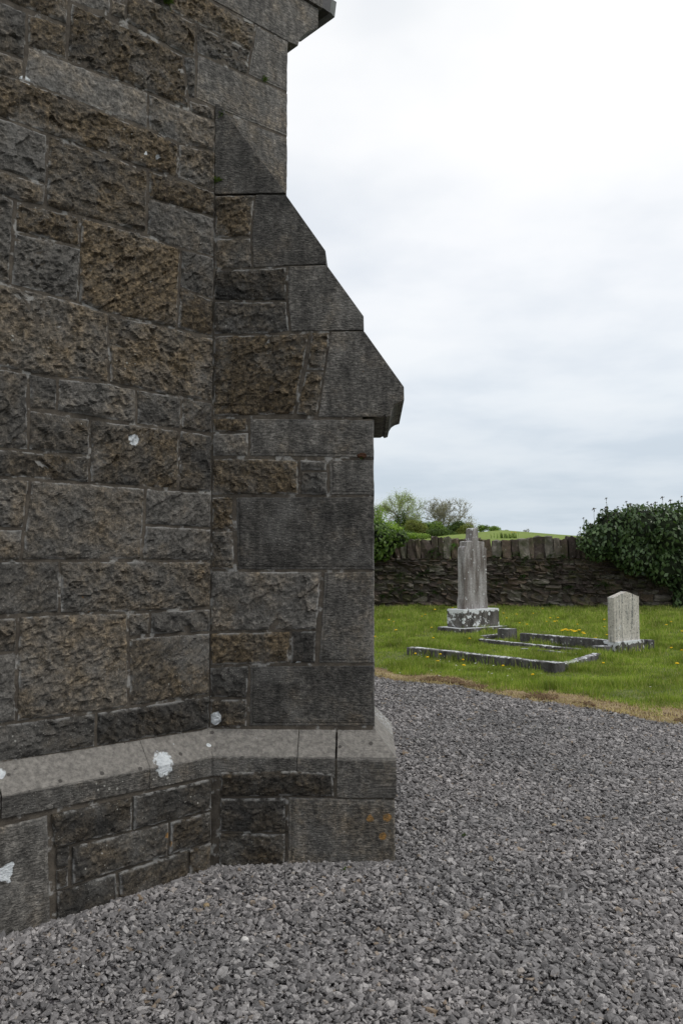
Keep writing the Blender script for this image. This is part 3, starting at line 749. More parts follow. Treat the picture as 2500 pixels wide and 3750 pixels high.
# stones banked slightly against the plinth
zz = zz+rng.uniform(-.006, .010, n)+.012*np.array([noise.noise(Vector((a, b, 0))*2.5) for a, b in pts[:, :2]])
V = np.c_[pts[:, :2], zz]
me = bpy.data.meshes.new('gravel'); me.vertices.add(n); me.vertices.foreach_set('co', V.astype(np.float32).ravel())
size = np.clip(rng.lognormal(math.log(.0104), .40, n), .004, .027)*pts[:, 2]
def vattr(me, nm, v):
    a = me.attributes.new(nm, 'FLOAT_VECTOR', 'POINT'); a.data.foreach_set('vector', np.asarray(v, dtype=np.float32).ravel())
vattr(me, 'rot', np.c_[rng.normal(0, .42, n), rng.normal(0, .42, n), rng.uniform(0, 6.28, n)])
vattr(me, 'scl', np.c_[size*rng.uniform(.9, 1.5, n), size*rng.uniform(.7, 1.05, n), size*rng.uniform(.35, .75, n)])
a = me.attributes.new('tone', 'FLOAT', 'POINT'); a.data.foreach_set('value', rng.uniform(0, 1, n).astype(np.float32))
a = me.attributes.new('pick', 'INT', 'POINT'); a.data.foreach_set('value', rng.integers(0, 6, n).astype(np.int32))
me.update()
grav = link('gravel', me); tag(grav, 'angular dark grey limestone gravel path around the church', 'gravel', kind='stuff')
ng = bpy.data.node_groups.new('gravel_scatter', 'GeometryNodeTree')
ng.interface.new_socket('Geometry', in_out='INPUT', socket_type='NodeSocketGeometry'); ng.interface.new_socket('Geometry', in_out='OUTPUT', socket_type='NodeSocketGeometry')
gi = N(ng, 'NodeGroupInput'); go = N(ng, 'NodeGroupOutput')
gti = N(ng, 'GeometryNodeGeometryToInstance')
for k in range(6):
    ico = N(ng, 'GeometryNodeMeshIcoSphere'); ico.inputs['Radius'].default_value = 1.; ico.inputs['Subdivisions'].default_value = 1
    sp = N(ng, 'GeometryNodeSetPosition'); rv = N(ng, 'FunctionNodeRandomValue', data_type='FLOAT_VECTOR')
    rv.inputs[0].default_value = (-.38, -.38, -.38); rv.inputs[1].default_value = (.38, .38, .38); rv.inputs['Seed'].default_value = 11+k
    L(ng, ico.outputs[0], sp.inputs[0]); L(ng, rv.outputs[0], sp.inputs['Offset'])
    smt = N(ng, 'GeometryNodeSetMaterial'); smt.inputs['Material'].default_value = M_CHIP; L(ng, sp.outputs[0], smt.inputs[0])
    L(ng, smt.outputs[0], gti.inputs[0])
iop = N(ng, 'GeometryNodeInstanceOnPoints'); iop.inputs['Pick Instance'].default_value = True
def nattr(nm, typ):
    a = N(ng, 'GeometryNodeInputNamedAttribute', data_type=typ); a.inputs[0].default_value = nm; return a.outputs[0]
L(ng, gi.outputs[0], iop.inputs['Points']); L(ng, gti.outputs[0], iop.inputs['Instance'])
L(ng, nattr('pick', 'INT'), iop.inputs['Instance Index'])
e2r = N(ng, 'FunctionNodeEulerToRotation'); L(ng, nattr('rot', 'FLOAT_VECTOR'), e2r.inputs[0]); L(ng, e2r.outputs[0], iop.inputs['Rotation'])
L(ng, nattr('scl', 'FLOAT_VECTOR'), iop.inputs['Scale']); L(ng, iop.outputs[0], go.inputs[0])
md = grav.modifiers.new('scatter', 'NODES'); md.node_group = ng

# a single white pebble and a few others that catch the eye
def pebble(px, py, s, mat, label):
    P = hit(px, py); bm = bmesh.new(); bmesh.ops.create_icosphere(bm, subdivisions=2, radius=s)
    for v in bm.verts:
        v.co += noise.noise_vector(v.co*(.9/s)+Vector((px, 0, 0)))*s*.35; v.co.z *= .65
    me = bpy.data.meshes.new('pebble'); bm.to_mesh(me); bm.free()
    o = link('pebble', me, mat, None, (P[0], P[1], P[2]+s*.5)); tag(o, label, 'stone')
M_WPEB = noisy('white_quartz', [(.3, (.55, .53, .50)), (.7, (.78, .76, .73))], 30., .001)
M_TPEB = noisy('tan_pebble', [(.3, (.30, .22, .13)), (.7, (.42, .33, .2))], 30., .001)
pebble(897, 3450, .019, M_WPEB, 'white quartz pebble on the gravel below the buttress')
pebble(308, 3542, .008, M_WPEB, 'small white chip on the gravel near the bottom left')
pebble(755, 3322, .016, M_TPEB, 'tan pebble lying just in front of the plinth corner')
pebble(2027, 3028, .017, M_TPEB, 'buff pebble alone on the open gravel at right')

for q, l_ in (((1530, 2715), 'tiny green weed in the gravel right of the buttress plinth'), ((2080, 2668), 'small weed in the gravel beyond the middle of the path'), ((1700, 3060), 'lone small weed in the open gravel'), ((1260, 2330+860), 'weed seedling at the foot of the big plinth block')):
    tuft('path_weed', hit(*q, .005), (0, -1), .035, 26, M_MOSS, l_, 'weed', up=.6, wid=.12)

# lawn and verge
M_SOIL = noisy('lawn_soil', [(.35, (.07, .095, .022)), (.65, (.15, .17, .05))], 4., .02, 25.)
M_VERGE = noisy('verge_litter', [(.34, (.10, .06, .03)), (.5, (.27, .19, .11)), (.62, (.40, .31, .19))], 3.5, .03, 30.)
xl = np.arange(-14, 18.1, .25); rows = []
V = []; 
tt = np.concatenate([np.linspace(0, .08, 6), np.linspace(.12, 1, 40)])
for x in xl:
    yb = Yb(x)-.12+.10*math.sin(x*5.1)+.06*math.sin(x*13+1)
    for t in tt:
        y = yb+(26.6-yb)*t; V.append((x, y, float(zt(x, y))+(-.01+.035*min(1, (y-yb)/.4))+.012*noise.noise(Vector((x, y, 0))*1.4)))
nr, nc = len(xl), len(tt); idx = np.arange(nr*nc).reshape(nr, nc)
Fq = np.stack([idx[:-1, :-1], idx[1:, :-1], idx[1:, 1:], idx[:-1, 1:]], -1).reshape(-1, 4)
lm = fastmesh('lawn', np.array(V), Fq, smooth=True); lm.materials.append(M_SOIL); lm.materials.append(M_VERGE)
mi_ = np.tile((tt[:-1] < .062).astype(np.int32), nr-1); lm.polygons.foreach_set('material_index', mi_)
lawn = link('lawn', lm); tag(lawn, kind='structure')

def lz(x, y): return zt(x, y)+.025+.012*0
def blades(name, P, h, wdt, mat, label, cat, lean=.35):
    n = len(P); z = lz(P[:, 0], P[:, 1])-.01
    az = rng.uniform(0, 6.28, n); la = rng.uniform(0, 6.28, n); ll = np.abs(rng.normal(0, lean, n))*h
    sx_, sy_ = np.cos(az)*wdt/2, np.sin(az)*wdt/2; lx, ly = np.cos(la)*ll, np.sin(la)*ll
    def pt(kx, t, wk): return np.stack([P[:, 0]+kx*sx_*wk+lx*t*t, P[:, 1]+kx*sy_*wk+ly*t*t, z+h*t*(1-.25*t*(ll/h)**2)], -1)
    V = np.stack([pt(-1, 0, 1), pt(1, 0, 1), pt(1, .55, .8), pt(-1, .55, .8), pt(0, 1, 0), pt(0, 1, 0)], 1).reshape(-1, 3)
    V = V.reshape(n, 6, 3)[:, :5].reshape(-1, 3); b0 = np.arange(n)*5
    tri = np.concatenate([np.stack([b0, b0+1, b0+2], -1), np.stack([b0, b0+2, b0+3], -1), np.stack([b0+3, b0+2, b0+4], -1)])
    me = fastmesh(name, V, tri); o = link(name, me, mat); tag(o, label, cat, kind='stuff'); return o
M_GRASS = leafmat('grass_blades', (.125, .19, .026), (.31, .375, .072), .6, .35, dead=(.42, .39, .17))
M_DRY = leafmat('dry_grass', (.34, .26, .14), (.62, .52, .33), .9, .2, dead=(.14, .085, .04))
P = np.vstack([scatter(-1, 7, 8, 13, 3200), scatter(-1, 8, 13, 17, 2300), scatter(-1.5, 10.5, 17, 26, 1150)])
k = (P[:, 0] > -.02*P[:, 1]) & (P[:, 0] < .46*P[:, 1]+.3)
P2 = np.vstack([scatter(-8, 16, 8, 26, 260)]); P2 = P2[(P2[:, 0] < -.02*P2[:, 1]) | (P2[:, 0] > .46*P2[:, 1]+.3)]; P = np.vstack([P[k], P2])
nz = np.array([noise.noise(Vector((a, b, 0))*1.3) for a, b in P]); nz2 = np.array([noise.noise(Vector((a, b, 5))*4) for a, b in P])
dist_e = P[:, 1]-Yb(P[:, 0])-.12*np.sin(P[:, 0]*5.1)
kk = dist_e > .52+.55*nz2+.5*nz+.10*np.clip(P[:, 0]-1, 0, 3)
P = P[kk]; nz = nz[kk]; nz2 = nz2[kk]; de_ = dist_e[kk]
tf = np.array([noise.noise(Vector((a, b, 9))*2.6) for a, b in P]); tf2 = np.array([noise.noise(Vector((a, b, 2))*.8) for a, b in P])
hh = (.030+.075*sm(.12, .5, tf)+.03*sm(0, .5, tf2)+.03*(nz+.5)+.04*sm(.3, .9, nz2)+.05*sm(15, 24, P[:, 1])*(nz2+.6))*rng.uniform(.6, 1.4, len(P))*(.55+.45*sm(.3, 1.2, de_))
kk = rng.uniform(0, 1, len(P)) < .62+.38*sm(-.25, .1, tf2); P = P[kk]; hh = hh[kk]
blades('grass', P, np.clip(hh, .015, .26), .006+.0007*(P[:, 1]-9), M_GRASS, 'rough green churchyard grass around the graves', 'grass')
# tall tufts at the foot of the wall and round the stones
T = []
for _ in range(90):
    x = random.uniform(.5, 10.5); c_ = np.array([x, random.uniform(25.1, 25.9)]); T.append(c_+rng.normal(0, .10, (35, 2)))
for (qx, qy) in [(1700+14*k_, 2322-k_*1.2) for k_ in range(11)]+[(1860+9*k_, 2350) for k_ in range(5)]+[(2200+16*k_, 2418-k_*2.5) for k_ in range(12)]+[(1520+30*k_, 2412+3.4*k_) for k_ in range(17)]+[(1910+30*k_, 2345+2.5*k_) for k_ in range(10)]:
    c_ = hit(qx, qy)[:2]; T.append(c_+rng.normal(0, .07, (16, 2)))
T = np.vstack(T); blades('long_grass', T, rng.uniform(.05, .20, len(T)), .012, M_GRASS, 'longer seeding grass along the foot of the boundary wall', 'grass', .3)
P = scatter(-1, 7, 7.5, 13.5, 3600); de = P[:, 1]-Yb(P[:, 0])-.12*np.sin(P[:, 0]*5.1)-.05*np.sin(P[:, 0]*13)
kk = (de > -.06) & (de < 1.0+.3*np.sin(P[:, 0]*7)+.18*(P[:, 0]-1)) & (rng.uniform(0, 1, len(P)) < .9)
P = P[kk]; blades('dead_grass', P, rng.uniform(.012, .045, len(P)), .007, M_DRY, 'dry straw coloured grass along the edge of the gravel', 'grass', 1.2)

P = scatter(.2, 4.6, 7.2, 12.5, 900); de = P[:, 1]-Yb(P[:, 0])-.12*np.sin(P[:, 0]*5.1)
nzc = np.array([noise.noise(Vector((a, b, 4))*1.7) for a, b in P]); P = P[(de > .1) & (de < .6) & (nzc > .16)]
Vc, Fcc = [], []
oct_ = np.array([(1, 0, 0), (-1, 0, 0), (0, 1, 0), (0, -1, 0), (0, 0, 1), (0, 0, -1)], float); of = np.array([(0, 2, 4), (2, 1, 4), (1, 3, 4), (3, 0, 4), (2, 0, 5), (1, 2, 5), (3, 1, 5), (0, 3, 5)])
for i, (a, b) in enumerate(P):
    r_ = rng.uniform(.012, .045); Vc.append(oct_*r_*rng.uniform(.6, 1.2, (6, 3))*np.array([1, 1, .7])+np.array([a, b, float(lz(a, b))])); Fcc.append(of+6*i)
cl = link('earth_clods', fastmesh('earth_clods', np.vstack(Vc), np.vstack(Fcc)), noisy('dry_earth', [(.3, (.07, .04, .02)), (.7, (.20, .13, .07))], 12., .01)); tag(cl, 'crumbled brown earth along the broken edge of the lawn', 'soil', kind='stuff')

# ------------------------------------------------------------------ boundary wall
YW = 26.0
wallroot = empty('boundary_wall', (4, YW, .2)); tag(wallroot, 'old dark rubble stone boundary wall with upright coping behind the graves', 'wall')
zb_, zc_ = .1, 1.84
def box(name, x0, x1, y0, y1, z0, z1, mat, jit=0., parent=None, col=None, seed=0, bev=0.):
    cx, cy, cz = (x0+x1)/2, (y0+y1)/2, (z0+z1)/2
    V = [((x0, x1)[i & 1]-cx+random.uniform(-jit, jit), (y0, y1)[(i >> 1) & 1]-cy+random.uniform(-jit, jit), (z0, z1)[i >> 2]-cz+random.uniform(-jit, jit)) for i in range(8)]
    Fc = [(0, 2, 3, 1), (4, 5, 7, 6), (0, 1, 5, 4), (2, 6, 7, 3), (0, 4, 6, 2), (1, 3, 7, 5)]
    me = mesh(name, V, Fc)
    if bev:
        bm = bmesh.new(); bm.from_mesh(me); bmesh.ops.bevel(bm, geom=bm.edges[:], offset=bev, segments=1, affect='EDGES'); bm.to_mesh(me); bm.free()
    o = link(name, me, mat, None, (cx, cy, cz), col)
    return addto(o, parent) if parent else o
box('wall_core', -7.2, 17.9, YW+.0, YW+.45, -.2, zc_, M_WALLFILL, parent=wallroot)
def rubble_mat():
    m, nt, b = newmat('rubble_stone'); v, oi, tc = randvec(nt); rnd = oi.outputs['Random']
    c = rmp(nt, rnd, [(0, (.048, .036, .032)), (.3, (.082, .062, .053)), (.6, (.135, .098, .072)), (.85, (.145, .132, .112)), (1, (.22, .195, .165))])
    n = tex(nt, 'ShaderNodeTexNoise', v, 7., Detail=6., Roughness=.7); c = mixc(nt, 1., c, rmp(nt, n, [(.3, .45), (.55, 1.), (.75, 1.9)]), 'MULTIPLY')
    gg = N(nt, 'ShaderNodeNewGeometry'); nm_ = tex(nt, 'ShaderNodeTexNoise', gg.outputs['Position'], 2.4, Detail=6., Roughness=.65)
    c = mixc(nt, rmp(nt, nm_, [(.50, 0), (.66, .75)]), c, (.055, .062, .022))
    nm2 = tex(nt, 'ShaderNodeTexNoise', gg.outputs['Position'], 5.3, Detail=6., Roughness=.7)
    c = mixc(nt, rmp(nt, nm2, [(.57, 0), (.66, .7)]), c, (.15, .132, .108))
    vo = tex(nt, 'ShaderNodeTexVoronoi', v, 5.5); n9 = tex(nt, 'ShaderNodeTexNoise', v, 40.)
    mk_ = math_(nt, 'LESS_THAN', math_(nt, 'ADD', vo, math_(nt, 'MULTIPLY', n9, .12)), .15)
    c = mixc(nt, math_(nt, 'MULTIPLY', mk_, .7), c, (.36, .35, .33))
    L(nt, c, b.inputs['Base Color']); bp_ = N(nt, 'ShaderNodeBump', i_Distance=.018, i_Strength=1.); L(nt, n, bp_.inputs['Height']); L(nt, bp_.outputs[0], b.inputs['Normal'])
    return m
M_RUB = rubble_mat()
def rub_mesh(wd, hg, dp):
    bm = bmesh.new(); r = bmesh.ops.create_cube(bm, size=1)
    bmesh.ops.subdivide_edges(bm, edges=bm.edges[:], cuts=1, use_grid_fill=True)
    sd_ = Vector((random.random()*50, 0, 0))
    for v in bm.verts:
        c_ = v.co.copy(); l = c_.length
        v.co = Vector((c_.x*wd, c_.y*dp, c_.z*hg))*(1.0 if l < .75 else .9)
        v.co += noise.noise_vector(c_*2.3+sd_)*min(wd, hg)*.26
    me = bpy.data.meshes.new('stone'); bm.to_mesh(me); bm.free()
    me.materials.append(M_RUB); return me
protos = {}
far_bits = []
count = 0
z = .13
while z < zc_-.05:
    hg = random.choice([.09, .12, .15, .19, .23]); hg = min(hg, zc_-z)
    if zc_-z-hg < .06: hg = zc_-z
    x = -7.+random.uniform(-.2, .2)
    while x < 17.5:
        wd = random.uniform(.16, .52)*(1.1 if hg > .12 else .8)
        key = (round(wd, 1), hg if hg in (.09, .12, .15, .19, .23) else round(hg, 3), random.randint(0, 2))
        if key not in protos: protos[key] = rub_mesh(1, 1, .14)
        inview = .5 < x+wd/2 < .43*YW and not (x > 9.6 and z > 1.0)
        yj = YW+.045+random.uniform(-.025, .02)
        zj = z+hg/2+.04*noise.noise(Vector((x, z, 0))*1.1)
        if inview and count < 300:
            o = link('stone', protos[key], None, None, (x+wd/2, yj, zj)); o.scale = (wd*.97, 1, hg*1.0); o.rotation_euler = (0, random.gauss(0, .02), 0)
            addto(o, wallroot); count += 1
        else: far_bits.append((protos[key], (x+wd/2, yj, zj), (wd*.97, 1, hg)))
        x += wd+.012
    z += hg+.008
def joined(bits, name, parent):
    V = []; Fc = []
    for me, loc, sc_ in bits:
        k = len(V); V += [(v.co.x*sc_[0]+loc[0], v.co.y*sc_[1]+loc[1], v.co.z*sc_[2]+loc[2]) for v in me.vertices]; Fc += [tuple(k+i for i in p.vertices) for p in me.polygons]
    o = link(name, mesh(name, V, Fc), M_RUB); addto(o, parent); tag(o, kind='stuff')
joined(far_bits, 'rubble_facing', wallroot)
# upright coping stones
x = -7.
while x < 17.8:
    wd = random.uniform(.14, .34); hg = .64+random.uniform(-.06, .07)+.03*noise.noise(Vector((x, 0, 3))*.8)
    me = rub_mesh(wd, hg, .42 if random.random() < .7 else .38); o = link('coping_stone', me, None, None, (x+wd/2, YW+.2, zc_+hg/2-.01)); o.rotation_euler = (0, random.gauss(0, .045), 0); o.location.z += (hg-.64)*.0; addto(o, wallroot)
    x += wd+.008

# ------------------------------------------------------------------ graves
def grave_mat(name, dark, pale, spots, streak=0., specks=0., scale=1.):
    m, nt, b = newmat(name); v, oi, tc = randvec(nt)
    mp = N(nt, 'ShaderNodeMapping'); mp.inputs['Scale'].default_value = (1, 1, .16); L(nt, v, mp.inputs[0])
    n1 = tex(nt, 'ShaderNodeTexNoise', mp.outputs[0], 8., Detail=6., Roughness=.65); n2 = tex(nt, 'ShaderNodeTexNoise', v, 30., Detail=5., Roughness=.7)
    c = mixc(nt, rmp(nt, n1, [(.38, 0), (.62, 1)]), dark, pale)
    c = mixc(nt, .8, c, rmp(nt, n2, [(.3, .6), (.7, 1.4)]), 'MULTIPLY')
    if streak:
        mp3 = N(nt, 'ShaderNodeMapping'); mp3.inputs['Scale'].default_value = (1, 1, .07); L(nt, v, mp3.inputs[0])
        s_ = tex(nt, 'ShaderNodeTexNoise', mp3.outputs[0], 16., Detail=3.)
        s2 = tex(nt, 'ShaderNodeTexNoise', v, 26., Detail=2.)
        c = mixc(nt, math_(nt, 'MULTIPLY', rmp(nt, s_, [(.56, 0), (.62, streak)]), rmp(nt, s2, [(.4, .2), (.55, 1)])), c, (.07, .09, .095))
    if specks:
        vv = tex(nt, 'ShaderNodeTexVoronoi', v, 16.); c = mixc(nt, math_(nt, 'MULTIPLY', math_(nt, 'LESS_THAN', vv, .17), specks), c, (.05, .055, .05))
    # white lichen on the weather side and on top faces
    g = N(nt, 'ShaderNodeNewGeometry'); sn = N(nt, 'ShaderNodeSeparateXYZ'); L(nt, g.outputs['Normal'], sn.inputs[0])
    n4 = tex(nt, 'ShaderNodeTexNoise', v, 13., Detail=5., Roughness=.7); n5 = tex(nt, 'ShaderNodeTexNoise', v, 2.2, Detail=2.)
    k = math_(nt, 'ADD', n4, math_(nt, 'MULTIPLY', rmp(nt, sn.outputs[2], [(.5, 0), (.9, 1)]), spots*.30))
    k = math_(nt, 'ADD', k, math_(nt, 'MULTIPLY', math_(nt, 'SUBTRACT', n5, .5), .5))
    vs_ = tex(nt, 'ShaderNodeTexVoronoi', v, 8.5); vs_ = math_(nt, 'ADD', vs_, math_(nt, 'MULTIPLY', n2, .15))
    at = N(nt, 'ShaderNodeAttribute', attribute_name='lw').outputs['Fac']
    sp_ = math_(nt, 'LESS_THAN', vs_, math_(nt, 'ADD', .12+.13*spots, math_(nt, 'MULTIPLY', at, .55)))
    c = mixc(nt, math_(nt, 'MULTIPLY', sp_, min(1., spots*1.2)), c, (.60, .62, .63))
    k = math_(nt, 'ADD', k, math_(nt, 'MULTIPLY', at, .36))
    c = mixc(nt, rmp(nt, k, [(.66, 0), (.70, 1)]), c, (.66, .68, .69))
    L(nt, c, b.inputs['Base Color']); bp_ = N(nt, 'ShaderNodeBump', i_Distance=.01, i_Strength=1.); L(nt, n2, bp_.inputs['Height']); L(nt, bp_.outputs[0], b.inputs['Normal'])
    return m
M_CROSS = grave_mat('weathered_grave_limestone', (.14, .12, .11), (.37, .355, .35), .70)
M_BASE = grave_mat('dark_grave_plinth', (.045, .04, .036), (.15, .14, .13), 1.15)
M_HEAD = grave_mat('pale_headstone', (.44, .41, .365), (.56, .53, .48), .05, streak=.9, specks=.8)
M_KERB = grave_mat('grave_kerb_stone', (.05, .046, .044), (.15, .145, .145), .60)
TH = R(38)
ef = np.array([math.cos(TH), math.sin(TH)]); es = np.array([-math.sin(TH), math.cos(TH)])      # front edge going right & away; side going left & away
def obox(name, O, a0, a1, s0, s1, z0, z1, mat, parent, bev=.008, cuts=0, lw=None):
    """box in the graves' own axes: a along the front, s back"""
    bm = bmesh.new(); vs = []
    for zz_ in (z0, z1):
        for a, s_ in ((a0, s0), (a1, s0), (a1, s1), (a0, s1)):
            q = O+ef*a+es*s_; vs.append(bm.verts.new((q[0], q[1], zz_)))
    for f_ in ((3, 2, 1, 0), (4, 5, 6, 7), (0, 1, 5, 4), (1, 2, 6, 5), (2, 3, 7, 6), (3, 0, 4, 7)): bm.faces.new([vs[i] for i in f_])
    if bev: bmesh.ops.bevel(bm, geom=bm.edges[:], offset=bev, segments=2, affect='EDGES')
    if cuts: bmesh.ops.subdivide_edges(bm, edges=bm.edges[:], cuts=cuts, use_grid_fill=True)
    cen = sum((v.co for v in bm.verts), Vector())/len(bm.verts)
    if lw:
        la = bm.verts.layers.float.new('lw')
        for v in bm.verts: v[la] = lw if v.co.z > z1-.06 else lw*.25
    for v in bm.verts: v.co += noise.noise_vector(v.co*6)*.007
    bmesh.ops.translate(bm, verts=bm.verts, vec=-cen)
    me = bpy.data.meshes.new(name); bm.to_mesh(me); bm.free(); o = link(name, me, mat, None, cen)
    return addto(o, parent) if parent else o
# broken cross memorial
G1 = hit(1695, 2300, .13); zg = float(G1[2]); O1 = G1[:2]; sc1 = G1[1]/FPX
g1 = empty('cross_memorial', (O1[0], O1[1], zg)); tag(g1, 'tall grey memorial with broken cross stub, on a dark plinth before the wall', 'gravestone')
aw = 138*sc1/math.cos(TH)*1.12; bw = 57*sc1/math.sin(TH)*.9
hb = 66*sc1
obox('plinth', O1, 0, aw, 0, bw, zg+.001, zg+hb, M_BASE, g1, .015, 3, lw=.7)
obox('footing', O1, -.18, aw+.12, -.18, bw+.12, zg-.35, zg, M_BASE, g1, .01, 3)
# shaft: front outline extruded; px of the front face read off the photograph (zoomed), metres along the front
def fx(px_): return (px_-1697.5)*sc1/math.cos(TH)
zpx = lambda y: zg+hb+(2222-y)*sc1*1.035
sd0 = bw*.5-.12; dth = .21
O1f = O1+es*sd0+ef*(aw*.04)
mid = fx(1697.5+67); 
pr = [(1.0, 2232), (1.0, 2190), (.93, 2176), (.93, 2012), (.90, 2003), (.84, 1999), (.76, 1998), (.76, 1980), (.60, 1979), (.27, 1978), (.24, 1940), (.18, 1932), (.0, 1930)]
hwid = 46*sc1/math.cos(TH)*1.12
fpoly = [(mid+hwid*u, zpx(y)) for u, y in pr]; fpoly += [(mid-hwid*u, zpx(y)) for u, y in pr[::-1][1:]]
class Pl2: pass
plf = Plane(O1f, ef, -es)
# slope the coordinates so the front carries a shallow roll at each edge
shaft = prism(plf, fpoly, 0., dth, g1, 'broken_cross_shaft', M_CROSS, bev=.02)
bm = bmesh.new(); bm.from_mesh(shaft.data); bmesh.ops.triangulate(bm, faces=bm.faces[:]); bmesh.ops.subdivide_edges(bm, edges=[e for e in bm.edges if e.calc_length() > .25], cuts=2, use_grid_fill=True)
la = bm.verts.layers.float.new('lw')
for v in bm.verts: v[la] = max(0, min(.55, (v.co.z-.35)*.8))*(1 if v.co.x > -.12 else .35)
bm.to_mesh(shaft.data); bm.free()

# headstone
G2 = hit(2262, 2403); O2 = G2[:2]; zg2 = float(G2[2]); sc2 = G2[1]/FPX
g2 = empty('headstone', (O2[0], O2[1], zg2)); tag(g2, 'pale grey headstone with peaked top on a dark block, at right', 'gravestone')
bw2 = 134*sc2/math.cos(TH); hb2 = (2403-2352)*sc2
obox('base_block', O2, 0, bw2, 0, .30, zg2-.1, zg2+hb2, M_BASE, g2, .012, 3, lw=.5)
O2s = O2+es*.06-ef*.03+ef*.02
hw = 128*sc2/math.cos(TH); z2 = lambda y: zg2+hb2+(2349-y)*sc2*1.01
plh = Plane(O2s, ef, -es)
prism(plh, [(0, zg2+hb2-.01), (hw, zg2+hb2-.01), (hw, z2(2190)+.0), (hw*.52, z2(2190)+.095), (0, z2(2190)+.0)], 0., .125, g2, 'slab', M_HEAD, bev=.006)
def lowpost(px_, py_, name, ht, parent, wx=.22, wy=.2):
    P = hit(px_, py_, ht); O = P[:2]-ef*wx/2; z0 = float(zt(*P[:2])); obox(name, O, 0, wx, 0, wy, z0-.1, z0+ht, M_KERB, parent, .008, 2)
# kerbs: long beams between measured points of their top edge
def kerb(parent, p0, p1, ht=.15, wd=.13, name='kerb', ext=0.):
    A = hit(*p0, ht); B = hit(*p1, ht); dv = (B-A)[:2]; Ln = float(np.linalg.norm(dv)); dv /= Ln; nv = np.array([-dv[1], dv[0]])
    if nv[1] < 0: nv = -nv
    bm = bmesh.new(); k = max(2, int(Ln/.12)); vs = []
    zA, zB = float(zt(*A[:2]))+ht, float(zt(*B[:2]))+ht
    for i in range(k+1):
        t = i/k; q = A[:2]+dv*Ln*t; z_ = zA+(zB-zA)*t+.006*noise.noise(Vector((q[0], q[1], 0))*3)
        pr_ = [(0, -.32), (0, -.012), (.012, 0), (wd-.012, 0), (wd, -.012), (wd, -.32)]
        vs.append([bm.verts.new((*(q+nv*o_), z_+h_)) for o_, h_ in pr_])
    for i in range(k):
        for j in range(6): bm.faces.new((vs[i][j], vs[i][(j+1) % 6], vs[i+1][(j+1) % 6], vs[i+1][j]))
    bm.faces.new(vs[0][::-1]); bm.faces.new(vs[-1]); bmesh.ops.recalc_face_normals(bm, faces=bm.faces)
    cen = Vector(((A[0]+B[0])/2, (A[1]+B[1])/2, zA)); bmesh.ops.translate(bm, verts=bm.verts, vec=-cen)
    me = bpy.data.meshes.new(name); bm.to_mesh(me); bm.free(); return addto(link(name, me, M_KERB, None, cen), parent)
A = hit(1770, 2400)
g3 = empty('grave_kerb', (A[0], A[1], 0)); tag(g3, 'nearest grave surround, long lichen spotted kerb running to a corner post', 'grave surround')
kerb(g3, (1506, 2371), (2030, 2428), .17, .16); kerb(g3, (2075, 2432), (2200, 2392), .13, .14)
lowpost(2050, 2427, 'corner_post', .175, g3, .24, .22); lowpost(1530, 2373, 'corner_post', .16, g3, .16, .2)
A = hit(2000, 2330)
g4 = empty('grave_kerb', (A[0], A[1], .1)); tag(g4, 'rear grave surround with square corner post, dark kerb reaching the pale headstone', 'grave surround')
lowpost(1874, 2303, 'corner_post', .26, g4, .30, .26); kerb(g4, (1902, 2318), (2235, 2345), .22, .13); kerb(g4, (1768, 2329), (1858, 2319), .12, .12); lowpost(2224, 2367, 'corner_post', .17, g4, .26, .24)
lowpost(2386, 2344, 'corner_post', .2, g4, .16, .2)
A = hit(1930, 2360)
g5 = empty('grave_kerb', (A[0], A[1], .1)); tag(g5, 'low sunken grave kerbs showing as thin pale lines in the grass, between the other surrounds', 'grave surround')
kerb(g5, (1750, 2340), (2120, 2377), .10, .11); kerb(g5, (1905, 2374), (2110, 2394), .065, .10)

# ------------------------------------------------------------------ flowers
M_YEL = noisy('dandelion_yellow', [(.3, (.72, .42, .01)), (.7, (.85, .60, .02))], 60., 0); M_STEM = leafmat('flower_stem', (.08, .14, .03), (.12, .18, .05), .7, .1)
M_WHT = noisy('daisy_white', [(.3, (.75, .75, .74)), (.7, (.85, .85, .84))], 60., 0)
def flower_mesh(name, r, h, mat, dome):
    bm = bmesh.new(); rings = []
    for k, (rr, zz_) in enumerate(((.3, -.35), (.8, -.1), (1, .08), (.7, .42*dome), (.3, .55*dome))):
        rings.append([bm.verts.new((math.cos(a*math.tau/9+k*.3)*rr*r*(1+.12*(a % 2)), math.sin(a*math.tau/9+k*.3)*rr*r*(1+.12*(a % 2)), h+zz_*r)) for a in range(9)])
    for A_, B2 in zip(rings, rings[1:]):
        for i in range(9): bm.faces.new((A_[i], A_[(i+1) % 9], B2[(i+1) % 9], B2[i]))
    bm.faces.new(rings[-1])
    nf = len(bm.faces)
    for (x_, y_) in ((0, 0),):
        c0 = [bm.verts.new((x_+.002*math.cos(a*2.09), .002*math.sin(a*2.09), 0)) for a in range(3)]; c1_ = [bm.verts.new((x_+.002*math.cos(a*2.09), .002*math.sin(a*2.09), h-r*.3)) for a in range(3)]
        for i in range(3): bm.faces.new((c0[i], c0[(i+1) % 3], c1_[(i+1) % 3], c1_[i]))
    bm.faces.ensure_lookup_table()
    for i, f_ in enumerate(bm.faces): f_.material_index = 0 if i < nf else 1
    me = bpy.data.meshes.new(name); bm.to_mesh(me); bm.free(); me.materials.append(mat); me.materials.append(M_STEM); return me
DM = [flower_mesh('dandelion', .024, h_, M_YEL, 1) for h_ in (.09, .12, .15)]
